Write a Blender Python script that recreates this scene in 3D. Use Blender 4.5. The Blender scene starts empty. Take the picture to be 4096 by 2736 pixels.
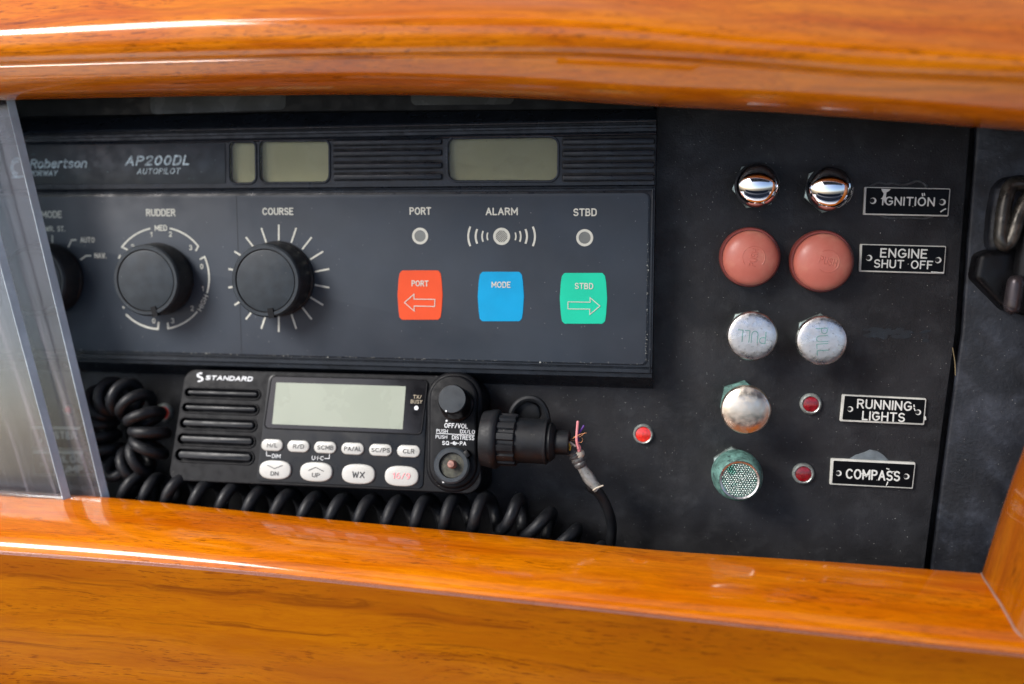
import bpy, bmesh, math, random
from mathutils import Matrix, Vector
from math import sin, cos, pi, radians, atan, tan, sqrt

random.seed(4)
C = bpy.context.scene.collection
scene = bpy.context.scene

# ------------------------------------------------------------------ camera, world, sun
F_PX, CX, CY = 3937.0, 2048.0, 1368.0          # focal length and centre of the photograph (4096 x 2736)
DIST = 0.50                                    # camera to dash panel, metres
VPX, VPY = 2792.0, 907.0                       # where the dash panel's normal points
PITCH = atan((CY - VPY) / F_PX)
YAW = atan((VPX - CX) * cos(PITCH) / F_PX)
TILT = Matrix.Rotation(radians(-14), 4, 'X')   # the whole console leans back
CR = Vector((cos(YAW), sin(YAW), 0))
CF = Vector((-sin(YAW) * cos(PITCH), cos(YAW) * cos(PITCH), -sin(PITCH)))
CU = CR.cross(CF)
CAM = Vector((0, -DIST, 0))

cd = bpy.data.cameras.new('camera'); cam = bpy.data.objects.new('camera', cd); C.objects.link(cam)
cd.sensor_width = 36; cd.lens = 36 * F_PX / 4096; cd.clip_start = 0.01; cd.clip_end = 200
cd.dof.use_dof = True; cd.dof.focus_distance = 0.475; cd.dof.aperture_fstop = 3.2
m = Matrix((CR, CU, -CF)).transposed().to_4x4(); m.translation = CAM
cam.matrix_world = TILT @ m
scene.camera = cam

SUN_EL, SUN_AZ = 44, 229                       # degrees; azimuth measured clockwise from +Y
w = bpy.data.worlds.new('World'); scene.world = w; w.use_nodes = True
nt = w.node_tree; bg = nt.nodes['Background']
sky = nt.nodes.new('ShaderNodeTexSky'); sky.sky_type = 'NISHITA'; sky.sun_disc = False
sky.sun_elevation = radians(SUN_EL); sky.sun_rotation = radians(SUN_AZ)
sky.air_density = 0.7; sky.dust_density = 2.0; sky.ozone_density = 0.8
nt.links.new(sky.outputs[0], bg.inputs[0]); bg.inputs[1].default_value = 0.078
sd = bpy.data.lights.new('sun', 'SUN'); sun = bpy.data.objects.new('sun', sd); C.objects.link(sun)
sd.energy = 1.7; sd.angle = radians(26); sd.color = (1, .97, .93)
az, el = radians(SUN_AZ), radians(SUN_EL)
sdir = Vector((sin(az) * cos(el), cos(az) * cos(el), sin(el)))
sun.rotation_euler = sdir.to_track_quat('Z', 'Y').to_euler()
scene.view_settings.view_transform = 'Standard'; scene.view_settings.look = 'None'
scene.view_settings.exposure = 1.4; scene.view_settings.gamma = 1
scene.render.engine = 'CYCLES'
scene.cycles.max_bounces = 10; scene.cycles.transparent_max_bounces = 16

# ------------------------------------------------------------------ picture coordinates -> places
def zc(x0, y0, s): return lambda x, y: (x0 + x * s, y0 + y * s)
O = zc(0, 0, 1.7452); A = zc(0, 350, .70140); B = zc(1300, 350, .76545); Cc = zc(600, 1450, .59625)
E = zc(1650, 1450, .51020); G = zc(2700, 550, .60590); H = zc(2700, 1400, .85226); L = zc(0, 1350, .57405)
MM = zc(3596, 450, .57405)

def ray(p): return CF * F_PX + CR * (p[0] - CX) - CU * (p[1] - CY)
def at(p, y):
    d = ray(p); return CAM + d * ((y - CAM.y) / d.y)

class Plane:
    """a surface y = a + b*z (+ c*x); local X right, Y up, Z out towards the viewer"""
    def __init__(s, a, b=0.0, c=0.0):
        s.o = Vector((0, a, 0)); s.n = Vector((c, -1, b)).normalized()
        s.ex = Vector((1, c, 0)).normalized(); s.ey = s.n.cross(s.ex)
        s.M = Matrix((s.ex, s.ey, s.n)).transposed().to_4x4(); s.M.translation = s.o
        s.Mi = s.M.inverted()
    def loc(s, p, off=0.0):
        d = ray(p); o = s.o + s.n * off
        q = CAM + d * ((o - CAM).dot(s.n) / d.dot(s.n))
        r = s.Mi @ q; return (r.x, r.y)
    def sx(s, p, off=0): return (s.loc((p[0] + 4, p[1]), off)[0] - s.loc((p[0] - 4, p[1]), off)[0]) / 8
    def sy(s, p, off=0): return (s.loc((p[0], p[1] - 4), off)[1] - s.loc((p[0], p[1] + 4), off)[1]) / 8

I4 = Matrix.Identity(4)
PD = Plane(0.0)                 # dash panel
PA = Plane(-0.016)              # autopilot face
PV = Plane(0.0016, 0.28)        # radio face, tipped up
# ------------------------------------------------------------------ materials
def N(nt, t, **k):
    n = nt.nodes.new(t)
    for a, b in k.items(): setattr(n, a, b)
    return n
def mathn(nt, op, a, b=None, c=None, clamp=False):
    n = nt.nodes.new('ShaderNodeMath'); n.operation = op; n.use_clamp = clamp
    for i, x in enumerate((a, b, c)):
        if x is None: continue
        if isinstance(x, (int, float)): n.inputs[i].default_value = x
        else: nt.links.new(x, n.inputs[i])
    return n.outputs[0]
def mixc(nt, f, a, b):
    n = nt.nodes.new('ShaderNodeMix'); n.data_type = 'RGBA'
    for i, x in ((0, f), (6, a), (7, b)):
        if isinstance(x, (int, float)): n.inputs[i].default_value = x
        elif isinstance(x, tuple): n.inputs[i].default_value = (*x[:3], 1)
        else: nt.links.new(x, n.inputs[i])
    return n.outputs[2]
def noise(nt, vec, scale, detail=4, rough=.55, dist=0, s3=None):
    if s3:
        mp = nt.nodes.new('ShaderNodeMapping'); mp.inputs['Scale'].default_value = s3
        nt.links.new(vec, mp.inputs[0]); vec = mp.outputs[0]
    n = nt.nodes.new('ShaderNodeTexNoise'); nt.links.new(vec, n.inputs['Vector'])
    n.inputs['Scale'].default_value = scale; n.inputs['Detail'].default_value = detail
    n.inputs['Roughness'].default_value = rough; n.inputs['Distortion'].default_value = dist
    return n.outputs[0]
def ramp(nt, f, lo, hi, a=0, b=1):
    n = nt.nodes.new('ShaderNodeMapRange'); n.clamp = True; n.interpolation_type = 'SMOOTHSTEP'
    nt.links.new(f, n.inputs[0])
    for i, x in enumerate((lo, hi, a, b)): n.inputs[i + 1].default_value = x
    return n.outputs[0]
def specks(nt, vec, scale, r, keep):
    v = nt.nodes.new('ShaderNodeTexVoronoi'); v.inputs['Scale'].default_value = scale
    nt.links.new(vec, v.inputs['Vector'])
    d = ramp(nt, v.outputs['Distance'], r * .6, r, 1, 0)
    sp = nt.nodes.new('ShaderNodeSeparateColor'); nt.links.new(v.outputs['Color'], sp.inputs[0])
    g = mathn(nt, 'LESS_THAN', sp.outputs[0], keep)
    return mathn(nt, 'MULTIPLY', d, mathn(nt, 'MULTIPLY', g, sp.outputs[1]))

def mat(name, col, rough=.5, metal=0, var=.2, vs=60, bump=0, bs=900, dust=0, dkeep=.1, dscale=700, dr=.16,
        dcol=(.7, .7, .66), wear=None, wearc=(.2, .25, .25), wlo=.58, whi=.72, ws=90, coat=0, spec=.5, ior=None,
        rvar=.12, emis=None, trans=0, bdist=.0002, bump2=0):
    m = bpy.data.materials.new(name); m.use_nodes = True; nt = m.node_tree
    b = nt.nodes['Principled BSDF']
    tc = nt.nodes.new('ShaderNodeTexCoord'); v = tc.outputs['Object']
    n1 = noise(nt, v, vs, 5)
    f = ramp(nt, n1, .3, .7, 1 - var, 1 + var)
    c = nt.nodes.new('ShaderNodeVectorMath'); c.operation = 'SCALE'; c.inputs[0].default_value = col[:3]
    nt.links.new(f, c.inputs['Scale']); out = c.outputs[0]
    if wear:
        wf = mathn(nt, 'MULTIPLY', ramp(nt, noise(nt, v, ws, 8, .65), wlo, whi), wear)
        out = mixc(nt, wf, out, wearc)
    if dust:
        d1 = specks(nt, v, dscale, dr, dkeep); d2 = specks(nt, v, dscale * .37, dr * .6, dkeep)
        d3 = mathn(nt, 'MULTIPLY', mathn(nt, 'ADD', d1, d2, clamp=True), dust)
        out = mixc(nt, d3, out, dcol)
    nt.links.new(out, b.inputs['Base Color'])
    b.inputs['Metallic'].default_value = metal
    rr = ramp(nt, noise(nt, v, vs * 2.3, 6), .3, .7, max(rough - rvar, .02), min(rough + rvar, 1))
    nt.links.new(rr, b.inputs['Roughness'])
    b.inputs['Specular IOR Level'].default_value = spec
    if coat: b.inputs['Coat Weight'].default_value = coat; b.inputs['Coat Roughness'].default_value = .04
    if bump:
        bn = nt.nodes.new('ShaderNodeBump'); bn.inputs['Strength'].default_value = bump
        bn.inputs['Distance'].default_value = bdist
        hgt = noise(nt, v, bs, 3)
        if bump2: hgt = mathn(nt, 'ADD', hgt, mathn(nt, 'MULTIPLY', noise(nt, v, bump2, 4, .55, .6), 1.6))
        nt.links.new(hgt, bn.inputs['Height']); nt.links.new(bn.outputs[0], b.inputs['Normal'])
    return m

def wood(name, axis='X', board=False, dark=1.0, seed=0.0):
    m = bpy.data.materials.new(name); m.use_nodes = True; nt = m.node_tree; b = nt.nodes['Principled BSDF']
    tc = nt.nodes.new('ShaderNodeTexCoord'); mp = nt.nodes.new('ShaderNodeMapping')
    nt.links.new(tc.outputs['Object'], mp.inputs[0]); mp.inputs['Location'].default_value = (seed, seed * .37, seed * .7)
    if axis == 'Z': mp.inputs['Rotation'].default_value = (0, radians(72), 0)
    v = mp.outputs[0]
    def col(*c): return tuple(x * dark for x in c)
    wv = mathn(nt, 'MULTIPLY', mathn(nt, 'SUBTRACT', noise(nt, v, 1, 3, .5, 0, (8, 22, 22)), .5), .016)
    cb = nt.nodes.new('ShaderNodeCombineXYZ'); nt.links.new(wv, cb.inputs[1]); nt.links.new(wv, cb.inputs[2])
    ad = nt.nodes.new('ShaderNodeVectorMath'); nt.links.new(v, ad.inputs[0]); nt.links.new(cb.outputs[0], ad.inputs[1]); v = ad.outputs[0]
    broad = ramp(nt, noise(nt, v, 1, 5, .6, .6, (7, 70, 70)), .3, .7)
    c = mixc(nt, broad, col(.54, .112, .0004), col(.76, .222, .001))
    if board: c = mixc(nt, broad, col(.27, .070, .0003), col(.39, .122, .0005))
    fine = ramp(nt, noise(nt, v, 1, 6, .8, .2, (60, 800, 800)), .40, .62)
    c = mixc(nt, mathn(nt, 'MULTIPLY', fine, .38), c, col(.27, .058, .001))
    patch = ramp(nt, noise(nt, v, 1, 4, .6, .8, (9, 75, 75)), .40, .60)
    pores = ramp(nt, noise(nt, v, 1, 3, .55, .1, (120, 1500, 1500)), .56, .64)
    c = mixc(nt, mathn(nt, 'MULTIPLY', mathn(nt, 'MULTIPLY', pores, patch), .7), c, col(.12, .024, .001))
    vein = ramp(nt, noise(nt, v, 1, 10, .70, .5, (4.5, 170, 170)), .54, .68)
    c = mixc(nt, mathn(nt, 'MULTIPLY', vein, .85 if board else .45), c, col(.15, .034, .001))
    v2 = ramp(nt, noise(nt, v, 1, 8, .75, .5, (7, 420, 420)), .58, .67)
    c = mixc(nt, mathn(nt, 'MULTIPLY', mathn(nt, 'MULTIPLY', v2, patch), .8 if board else .4), c, col(.07, .018, .001))
    nt.links.new(c, b.inputs['Base Color'])
    b.inputs['Roughness'].default_value = .38
    b.inputs['Specular IOR Level'].default_value = .05
    b.inputs['Coat Weight'].default_value = 1; b.inputs['Coat Roughness'].default_value = .085; b.inputs['Coat IOR'].default_value = 1.52
    bn = nt.nodes.new('ShaderNodeBump'); bn.inputs['Strength'].default_value = .10; bn.inputs['Distance'].default_value = .0015
    nt.links.new(noise(nt, v, 1, 2, .5, 0, (14, 55, 55)), bn.inputs['Height'])
    nt.links.new(bn.outputs[0], b.inputs['Coat Normal'])
    return m

M = {}
M['dash'] = mat('textured_black_panel', (.022, .0225, .025), .52, var=.35, vs=26, bump=.38, spec=.32, bs=1100, dust=.9, dkeep=.16,
                dscale=850, dr=.13, wear=.38, wearc=(.075, .078, .084), wlo=.45, whi=.80, ws=75, bdist=.0005, bump2=150)
M['side'] = mat('scuffed_black_panel', (.016, .018, .024), .45, spec=.35, var=.5, vs=30, bump=.5, bs=500, dust=.3, wear=.6,
                wearc=(.07, .08, .105), wlo=.45, whi=.75, ws=55, bdist=.0004)
M['case'] = mat('black_plastic_case', (.014, .018, .025), .36, spec=.35, var=.2, vs=80, bump=.15, bs=2500, dust=.45, dkeep=.035, dscale=900,
                wear=.16, wearc=(.13, .15, .16), wlo=.6, whi=.8, ws=240)
M['face'] = mat('matte_slate_face', (.036, .046, .061), .50, var=.16, vs=14, bump=.12, bs=3500, dust=.5, dkeep=.05, dscale=700, spec=.4, wear=.25, wearc=(.065, .075, .09), wlo=.42, whi=.75, ws=18)
M['sticker'] = mat('worn_dark_sticker', (.020, .027, .033), .42, var=.25, vs=60, dust=.5, dkeep=.08, dscale=500,
                   dcol=(.2, .33, .33), wear=.6, wearc=(.07, .13, .13), wlo=.60, whi=.72, ws=160)
M['seamline'] = mat('dark_seam', (.012, .013, .016), .5)
M['grime'] = mat('pale_grime', (.26, .27, .25), .8, var=.5, vs=900)
M['knob'] = mat('black_knob_plastic', (.010, .011, .013), .5, var=.2, vs=100, bump=.2, bs=2500, dust=.4, dkeep=.03)
M['knobtop'] = mat('satin_knob_top', (.024, .031, .038), .42, spec=.35, var=.2, vs=120, bump=.2, bs=3500, dust=.4, dkeep=.03, wear=.08,
                   wearc=(.07, .08, .085), ws=60)
M['black'] = mat('deep_black_plastic', (.005, .005, .006), .38, spec=.22)
M['pit'] = mat('dark_recess', (.004, .004, .005), .7)
M['print'] = mat('off_white_print', (.58, .58, .51), .5, var=.06, vs=400)
M['silver_print'] = mat('worn_silver_print', (.60, .72, .74), .45, var=.35, vs=500, wear=.55, wearc=(.05, .06, .07), ws=420, wlo=.5, whi=.6)
M['white_print'] = mat('white_print', (.72, .74, .76), .45, var=.05)
M['dark_print'] = mat('dark_print', (.018, .018, .02), .5)
M['red_print'] = mat('faded_red_print', (.85, .30, .32), .5)
M['grey_dot'] = mat('grey_lens', (.16, .17, .16), .35)
M['red_btn'] = mat('red_key', (.72, .08, .022), .5, spec=.25, var=.04)
M['blue_btn'] = mat('blue_key', (.001, .31, .60), .5, spec=.25, var=.05)
M['green_btn'] = mat('green_key', (.01, .54, .34), .5, spec=.25, var=.04)
M['lcd'] = mat('olive_display', (.47, .46, .25), .35, spec=.25, var=.10, vs=20, dust=.35, dkeep=.08, dscale=900, dcol=(.5, .5, .4))
M['lcd_dim'] = mat('dim_olive_display', (.33, .325, .18), .35, spec=.25, var=.10, vs=20, dust=.35, dkeep=.1, dscale=900, dcol=(.5, .5, .4))
M['lcd_radio'] = mat('pale_green_display', (.32, .355, .29), .3, spec=.3, var=.03, vs=15)
M['screen'] = mat('glossy_dark_screen', (.006, .006, .007), .10, rvar=.03, var=.1, spec=.7, dust=.3, dkeep=.02)
M['radio'] = mat('black_radio_plastic', (.0045, .005, .0065), .45, spec=.16, var=.2, vs=100, bump=.35, bs=2600, dust=.6, dkeep=.06, dscale=800,
                 dcol=(.35, .33, .28))
M['radio_face'] = mat('satin_radio_panel', (.007, .0085, .011), .38, spec=.3, var=.1, dust=.3, dkeep=.03, dscale=800, bump=.1, bs=3000)
M['key'] = mat('white_rubber_key', (.46, .46, .43), .38, var=.03, coat=.3)
M['rubber'] = mat('black_rubber', (.008, .009, .011), .52, spec=.35, var=.25, vs=80, dust=.8, dkeep=.12, dscale=620, dr=.14, dcol=(.30, .28, .24))
M['cord'] = mat('black_cord_rubber', (.0065, .0072, .009), .50, spec=.35, var=.25, vs=90, bump=.15, bs=1500, dust=.4, dkeep=.04)
M['chrome'] = mat('polished_chrome', (.86, .87, .90), .05, 1, var=.02, rvar=.03, dust=.3, dkeep=.02, dcol=(.3, .3, .3))
M['pitted'] = mat('pitted_nickel', (.70, .67, .65), .33, 1, var=.12, vs=120, bump=.30, bs=700, wear=.6, wearc=(.20, .21, .19),
                  ws=700, wlo=.56, whi=.68, rvar=.1)
M['satin'] = mat('satin_worn_nickel', (.78, .70, .59), .40, 1, var=.12, vs=120, bump=.25, bs=250, wear=.25, wearc=(.35, .33, .28),
                 ws=600, wlo=.62, whi=.74, bdist=.0003)
M['verdigris'] = mat('verdigris_brass', (.13, .27, .235), .55, .25, var=.4, vs=250, bump=.6, bs=900, wear=.8, wearc=(.02, .03, .035),
                     ws=330, wlo=.5, whi=.66)
M['oldnut'] = mat('tarnished_nut', (.36, .44, .41), .35, .7, var=.3, vs=300, wear=.7, wearc=(.08, .16, .14), ws=300)
M['bezel'] = mat('corroded_bezel', (.50, .55, .52), .38, .6, var=.25, vs=500, bump=.6, bs=1300, wear=.7, wearc=(.10, .20, .17), ws=600)
M['rubber_red'] = mat('faded_red_rubber', (.58, .165, .12), .45, var=.14, vs=30, wear=.75, wearc=(.66, .34, .23), ws=45, wlo=.45,
                      whi=.75, dust=.3, dkeep=.02)
M['rim_red'] = mat('dark_red_rim', (.22, .045, .035), .45, var=.2)
M['lamp_on'] = mat('bright_red_lens', (.80, .03, .02), .15, var=.3, vs=700, bump=.7, bs=900, coat=1)
M['lamp'] = mat('dark_red_lens', (.26, .006, .012), .2, var=.35, vs=500, bump=.5, bs=900, coat=.6)
M['plate_white'] = mat('aged_white_plate', (.60, .60, .55), .45, var=.1, vs=200, wear=.25, wearc=(.2, .2, .18), ws=300)
M['plate_black'] = mat('gloss_black_plate', (.004, .004, .005), .34, spec=.09, var=.2, dust=.5, dkeep=.03, dscale=500, rvar=.05)
M['engrave'] = mat('engraved_white', (.70, .71, .67), .5, var=.05)
M['sealant'] = mat('dark_sealant', (.06, .065, .07), .35, var=.3, vs=300)
M['sealant_grey'] = mat('grey_sealant', (.13, .155, .17), .4, var=.25, vs=200)
M['grey_engrave'] = mat('tea_green_engraving', (.13, .30, .27), .6)
M['wood_top'] = wood('varnished_wood_rail', seed=.3)
M['wood_bot'] = wood('varnished_wood_ledge', seed=1.1)
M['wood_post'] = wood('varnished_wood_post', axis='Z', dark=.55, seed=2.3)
M['wood_board'] = wood('varnished_wood_board', board=True, seed=4.2)
M['bead'] = mat('varnish_bead', (.30, .13, .09), .25, var=.1, coat=1)
M['edge_acr'] = mat('sawn_acrylic_edge', (.62, .72, .78), .42, var=.12, vs=60, wear=.5, wearc=(.8, .82, .84), ws=120)
M['latch'] = mat('worn_latch_metal', (.045, .042, .036), .35, .6, var=.5, vs=90, wear=.6, wearc=(.20, .18, .15), ws=110, wlo=.5, whi=.65)
M['pink'] = mat('pink_wire', (.85, .30, .32), .45)
M['purple'] = mat('purple_wire', (.09, .02, .25), .45)
M['copper'] = mat('copper_strand', (.55, .25, .12), .4, .8)
M['yellow'] = mat('yellow_wire', (.65, .40, .03), .5)
M['cream'] = mat('cream_filler', (.62, .56, .45), .6)
M['tape'] = mat('grey_tape', (.10, .10, .10), .4, var=.4, vs=400)
M['sleeve'] = mat('clear_grey_sleeve', (.21, .21, .20), .22, var=.5, vs=130, wear=.9, wearc=(.02, .02, .02), ws=170, wlo=.60, whi=.64, coat=.6)
M['gel'] = mat('white_gelcoat', (.82, .81, .79), .3, var=.04, vs=4, rvar=.05)
M['canvas'] = mat('blocker_canvas', (.025, .03, .045), .8, var=.2, vs=8)
M['straw'] = mat('dry_straw', (.22, .17, .09), .6)

def acrylic(name, haze, tint=(.93, .96, .97), ior=1.42, glint=0):
    m = bpy.data.materials.new(name); m.use_nodes = True; nt = m.node_tree
    nt.nodes.remove(nt.nodes['Principled BSDF']); out = nt.nodes['Material Output']
    t = nt.nodes.new('ShaderNodeBsdfTransparent'); t.inputs[0].default_value = (*tint, 1)
    g = nt.nodes.new('ShaderNodeBsdfGlossy'); g.inputs['Roughness'].default_value = .06
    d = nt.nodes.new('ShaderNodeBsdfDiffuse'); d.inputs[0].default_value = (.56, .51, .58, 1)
    tc = nt.nodes.new('ShaderNodeTexCoord')
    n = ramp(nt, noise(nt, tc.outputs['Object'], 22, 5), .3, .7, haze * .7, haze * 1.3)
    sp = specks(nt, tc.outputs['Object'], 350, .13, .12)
    if glint:
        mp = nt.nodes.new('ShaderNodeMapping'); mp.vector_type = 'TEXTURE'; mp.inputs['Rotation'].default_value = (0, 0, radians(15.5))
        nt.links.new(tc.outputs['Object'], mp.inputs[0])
        st = ramp(nt, noise(nt, mp.outputs[0], 1, 4, .6, 0, (190, 5, 1)), .50, .72, 0, glint)  # pale streaks paint the sheet edge's internal reflections into the colour
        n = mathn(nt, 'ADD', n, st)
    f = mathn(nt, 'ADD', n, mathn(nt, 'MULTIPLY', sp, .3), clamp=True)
    m1 = nt.nodes.new('ShaderNodeMixShader'); nt.links.new(f, m1.inputs[0])
    nt.links.new(t.outputs[0], m1.inputs[1]); nt.links.new(d.outputs[0], m1.inputs[2])
    fr = nt.nodes.new('ShaderNodeFresnel'); fr.inputs[0].default_value = ior
    m2 = nt.nodes.new('ShaderNodeMixShader'); nt.links.new(fr.outputs[0], m2.inputs[0])
    nt.links.new(m1.outputs[0], m2.inputs[1]); nt.links.new(g.outputs[0], m2.inputs[2])
    nt.links.new(m2.outputs[0], out.inputs[0]); return m
M['acrylic'] = acrylic('glint_streaked_acrylic', .045, glint=.20)  # haze and streaks are reflections painted as diffuse colour
M['cover'] = acrylic('clear_window_cover', .02, (.97, .97, .95), 1.2)

# ------------------------------------------------------------------ objects
ROOT = {}
def setp(o, label=None, cat=None, group=None, kind=None):
    if label: o['label'] = label
    if cat: o['category'] = cat
    if group: o['group'] = group
    if kind: o['kind'] = kind
    return o
def thing(name, label, cat, M4, origin=(0, 0, 0), group=None):
    e = bpy.data.objects.new(name, None); C.objects.link(e); e.empty_display_size = .01
    mw = M4 @ Matrix.Translation(Vector(origin)); e.matrix_world = mw
    setp(e, label, cat, group); ROOT[e.name] = (mw.copy(), e)
    return e
def pthing(name, label, cat, P, p, group=None):
    x, y = P.loc(p); return thing(name, label, cat, P.M, (x, y, 0), group)
def rootof(o):
    while o.parent: o = o.parent
    return o
def finish(me, smooth=35):
    if smooth:
        for p in me.polygons: p.use_smooth = True
        me.set_sharp_from_angle(angle=radians(smooth))
    return me
def part(name, me, material, parent, M4=I4, smooth=35, label=None):
    r = rootof(parent); mw = ROOT[r.name][0]
    me.transform(mw.inverted() @ M4); me.name = name
    if isinstance(material, str): material = M[material]
    me.materials.clear(); me.materials.append(material); finish(me, smooth)
    o = bpy.data.objects.new(name, me); C.objects.link(o); o.parent = parent
    if label: o['label'] = label
    return o
def single(name, me, material, label, cat, group=None, kind=None, smooth=35, origin=None):
    if origin is None:
        origin = sum((v.co for v in me.vertices), Vector()) / len(me.vertices)
    me.transform(Matrix.Translation(-Vector(origin))); finish(me, smooth)
    me.materials.clear(); me.materials.append(M[material] if isinstance(material, str) else material)
    o = bpy.data.objects.new(name, me); C.objects.link(o); o.location = origin
    return setp(o, label, cat, group, kind)

def mk(vs, fs):
    me = bpy.data.meshes.new('m'); me.from_pydata([tuple(v) for v in vs], [], fs); me.update(); return me
def join(meshes):
    vs, fs = [], []
    for me in meshes:
        n = len(vs); vs += [v.co[:] for v in me.vertices]; fs += [[n + i for i in p.vertices] for p in me.polygons]
    return mk(vs, fs)
def area2(pts): return sum(pts[i][0] * pts[(i + 1) % len(pts)][1] - pts[(i + 1) % len(pts)][0] * pts[i][1] for i in range(len(pts)))
def inset(pts, d):
    n = len(pts); out = []
    for i in range(n):
        a, b, c = Vector(pts[i - 1]), Vector(pts[i]), Vector(pts[(i + 1) % n])
        e1, e2 = (b - a), (c - b)
        if e1.length < 1e-9: e1 = e2
        if e2.length < 1e-9: e2 = e1
        n1 = Vector((-e1.y, e1.x)).normalized(); n2 = Vector((-e2.y, e2.x)).normalized()
        nn = n1 + n2; k = nn.length
        nn = nn.normalized() if k > 1e-6 else n1
        out.append(tuple(b + nn * (d / max(.4, nn.dot(n1)))))
    return out
def prism(pts, z0, z1, bev=0, seg=2, crown=0):
    pts = [tuple(p[:2]) for p in pts]
    if area2(pts) < 0: pts = pts[::-1]
    rings = [(pts, z0)]
    if bev:
        for k in range(seg + 1):
            a = k / seg * pi / 2
            rings.append((inset(pts, bev * (1 - cos(a))), z1 - bev + bev * sin(a)))
    else: rings.append((pts, z1))
    vs, fs = [], []; n = len(pts)
    for r, z in rings: vs += [(x, y, z) for x, y in r]
    for k in range(len(rings) - 1):
        for i in range(n):
            j = (i + 1) % n; fs.append((k * n + i, k * n + j, (k + 1) * n + j, (k + 1) * n + i))
    fs.append(list(range(n))[::-1])
    last = (len(rings) - 1) * n
    if crown:
        cx = sum(p[0] for p in rings[-1][0]) / n; cy = sum(p[1] for p in rings[-1][0]) / n
        prev = last
        for s, h in ((.8, .45), (.55, .8), (.25, .97)):
            st = len(vs); vs += [(cx + (x - cx) * s, cy + (y - cy) * s, z1 + crown * h) for x, y in rings[-1][0]]
            for i in range(n):
                j = (i + 1) % n; fs.append((prev + i, prev + j, st + j, st + i))
            prev = st
        vs.append((cx, cy, z1 + crown)); c = len(vs) - 1
        for i in range(n): fs.append((prev + i, prev + (i + 1) % n, c))
    else: fs.append([last + i for i in range(n)])
    return mk(vs, fs)
def rpoly(cor, r, seg=6):
    """polygon with rounded corners; r one value or one per corner"""
    if area2(cor) < 0: cor = cor[::-1]
    n = len(cor); out = []
    for i in range(n):
        a, b, c = Vector(cor[i - 1]), Vector(cor[i]), Vector(cor[(i + 1) % n])
        rr = r[i] if isinstance(r, (list, tuple)) else r
        u, v = (a - b).normalized(), (c - b).normalized()
        half = u.angle(v) / 2; t = rr / tan(half); t = min(t, (a - b).length * .499, (c - b).length * .499); rr = t * tan(half)
        ce = b + (u + v).normalized() * (rr / sin(half))
        s, e = b + u * t - ce, b + v * t - ce
        a0 = math.atan2(s.y, s.x); a1 = math.atan2(e.y, e.x); d = (a1 - a0 + pi) % (2 * pi) - pi
        for k in range(seg + 1):
            q = a0 + d * k / seg; out.append((ce.x + rr * cos(q), ce.y + rr * sin(q)))
    return out
def quad(P, cor, r=0, off=0):
    q = [P.loc(c, off) for c in cor]
    return rpoly(q, r) if r else (q if area2(q) > 0 else q[::-1])
def stadium(cx, cy, w, h, seg=10):
    r = h / 2; return rpoly([(cx - w / 2, cy - h / 2), (cx + w / 2, cy - h / 2), (cx + w / 2, cy + h / 2), (cx - w / 2, cy + h / 2)], r * .999, seg)
def circle(cx, cy, r, n=40): return [(cx + r * cos(2 * pi * i / n), cy + r * sin(2 * pi * i / n)) for i in range(n)]
def plate(outlines, z0, z1, bev=0):
    """plate with holes (filled 2-D curve turned into a mesh)"""
    cu = bpy.data.curves.new('c', 'CURVE'); cu.dimensions = '2D'; cu.fill_mode = 'BOTH'
    for o in outlines:
        s = cu.splines.new('POLY'); s.points.add(len(o) - 1); s.use_cyclic_u = True
        for p, q in zip(s.points, o): p.co = (q[0], q[1], 0, 1)
    cu.extrude = (z1 - z0) / 2 - bev; cu.bevel_depth = bev; cu.bevel_resolution = 1; cu.offset = -bev
    return from_curve(cu, (0, 0, (z0 + z1) / 2))
def from_curve(cu, t=(0, 0, 0)):
    ob = bpy.data.objects.new('t', cu); C.objects.link(ob)
    dg = bpy.context.evaluated_depsgraph_get(); dg.update()
    me = bpy.data.meshes.new_from_object(ob.evaluated_get(dg)); bpy.data.objects.remove(ob); bpy.data.curves.remove(cu)
    me.transform(Matrix.Translation(Vector(t))); return me
def lathe(prof, c=(0, 0), n=48, M4=None):
    vs, fs = [], []; m_ = len(prof)
    for i in range(n):
        a = 2 * pi * i / n
        for r, z in prof: vs.append((c[0] + r * cos(a), c[1] + r * sin(a), z))
    for i in range(n):
        j = (i + 1) % n
        for k in range(m_ - 1): fs.append((i * m_ + k, j * m_ + k, j * m_ + k + 1, i * m_ + k + 1))
    me = mk(vs, fs); bm = bmesh.new(); bm.from_mesh(me); bmesh.ops.remove_doubles(bm, verts=bm.verts, dist=1e-7)
    bmesh.ops.recalc_face_normals(bm, faces=bm.faces); bm.to_mesh(me); bm.free()
    if M4: me.transform(M4)
    return me
def frames(path):
    T = []
    for i in range(len(path)):
        a = path[max(i - 1, 0)]; b = path[min(i + 1, len(path) - 1)]; T.append((b - a).normalized())
    up = Vector((0, 0, 1)) if abs(T[0].z) < .9 else Vector((1, 0, 0))
    n = (up - T[0] * up.dot(T[0])).normalized(); out = []
    for t in T:
        n = (n - t * n.dot(t)); n = n.normalized() if n.length > 1e-6 else t.orthogonal().normalized()
        out.append((t, n, t.cross(n)))
    return out
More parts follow.
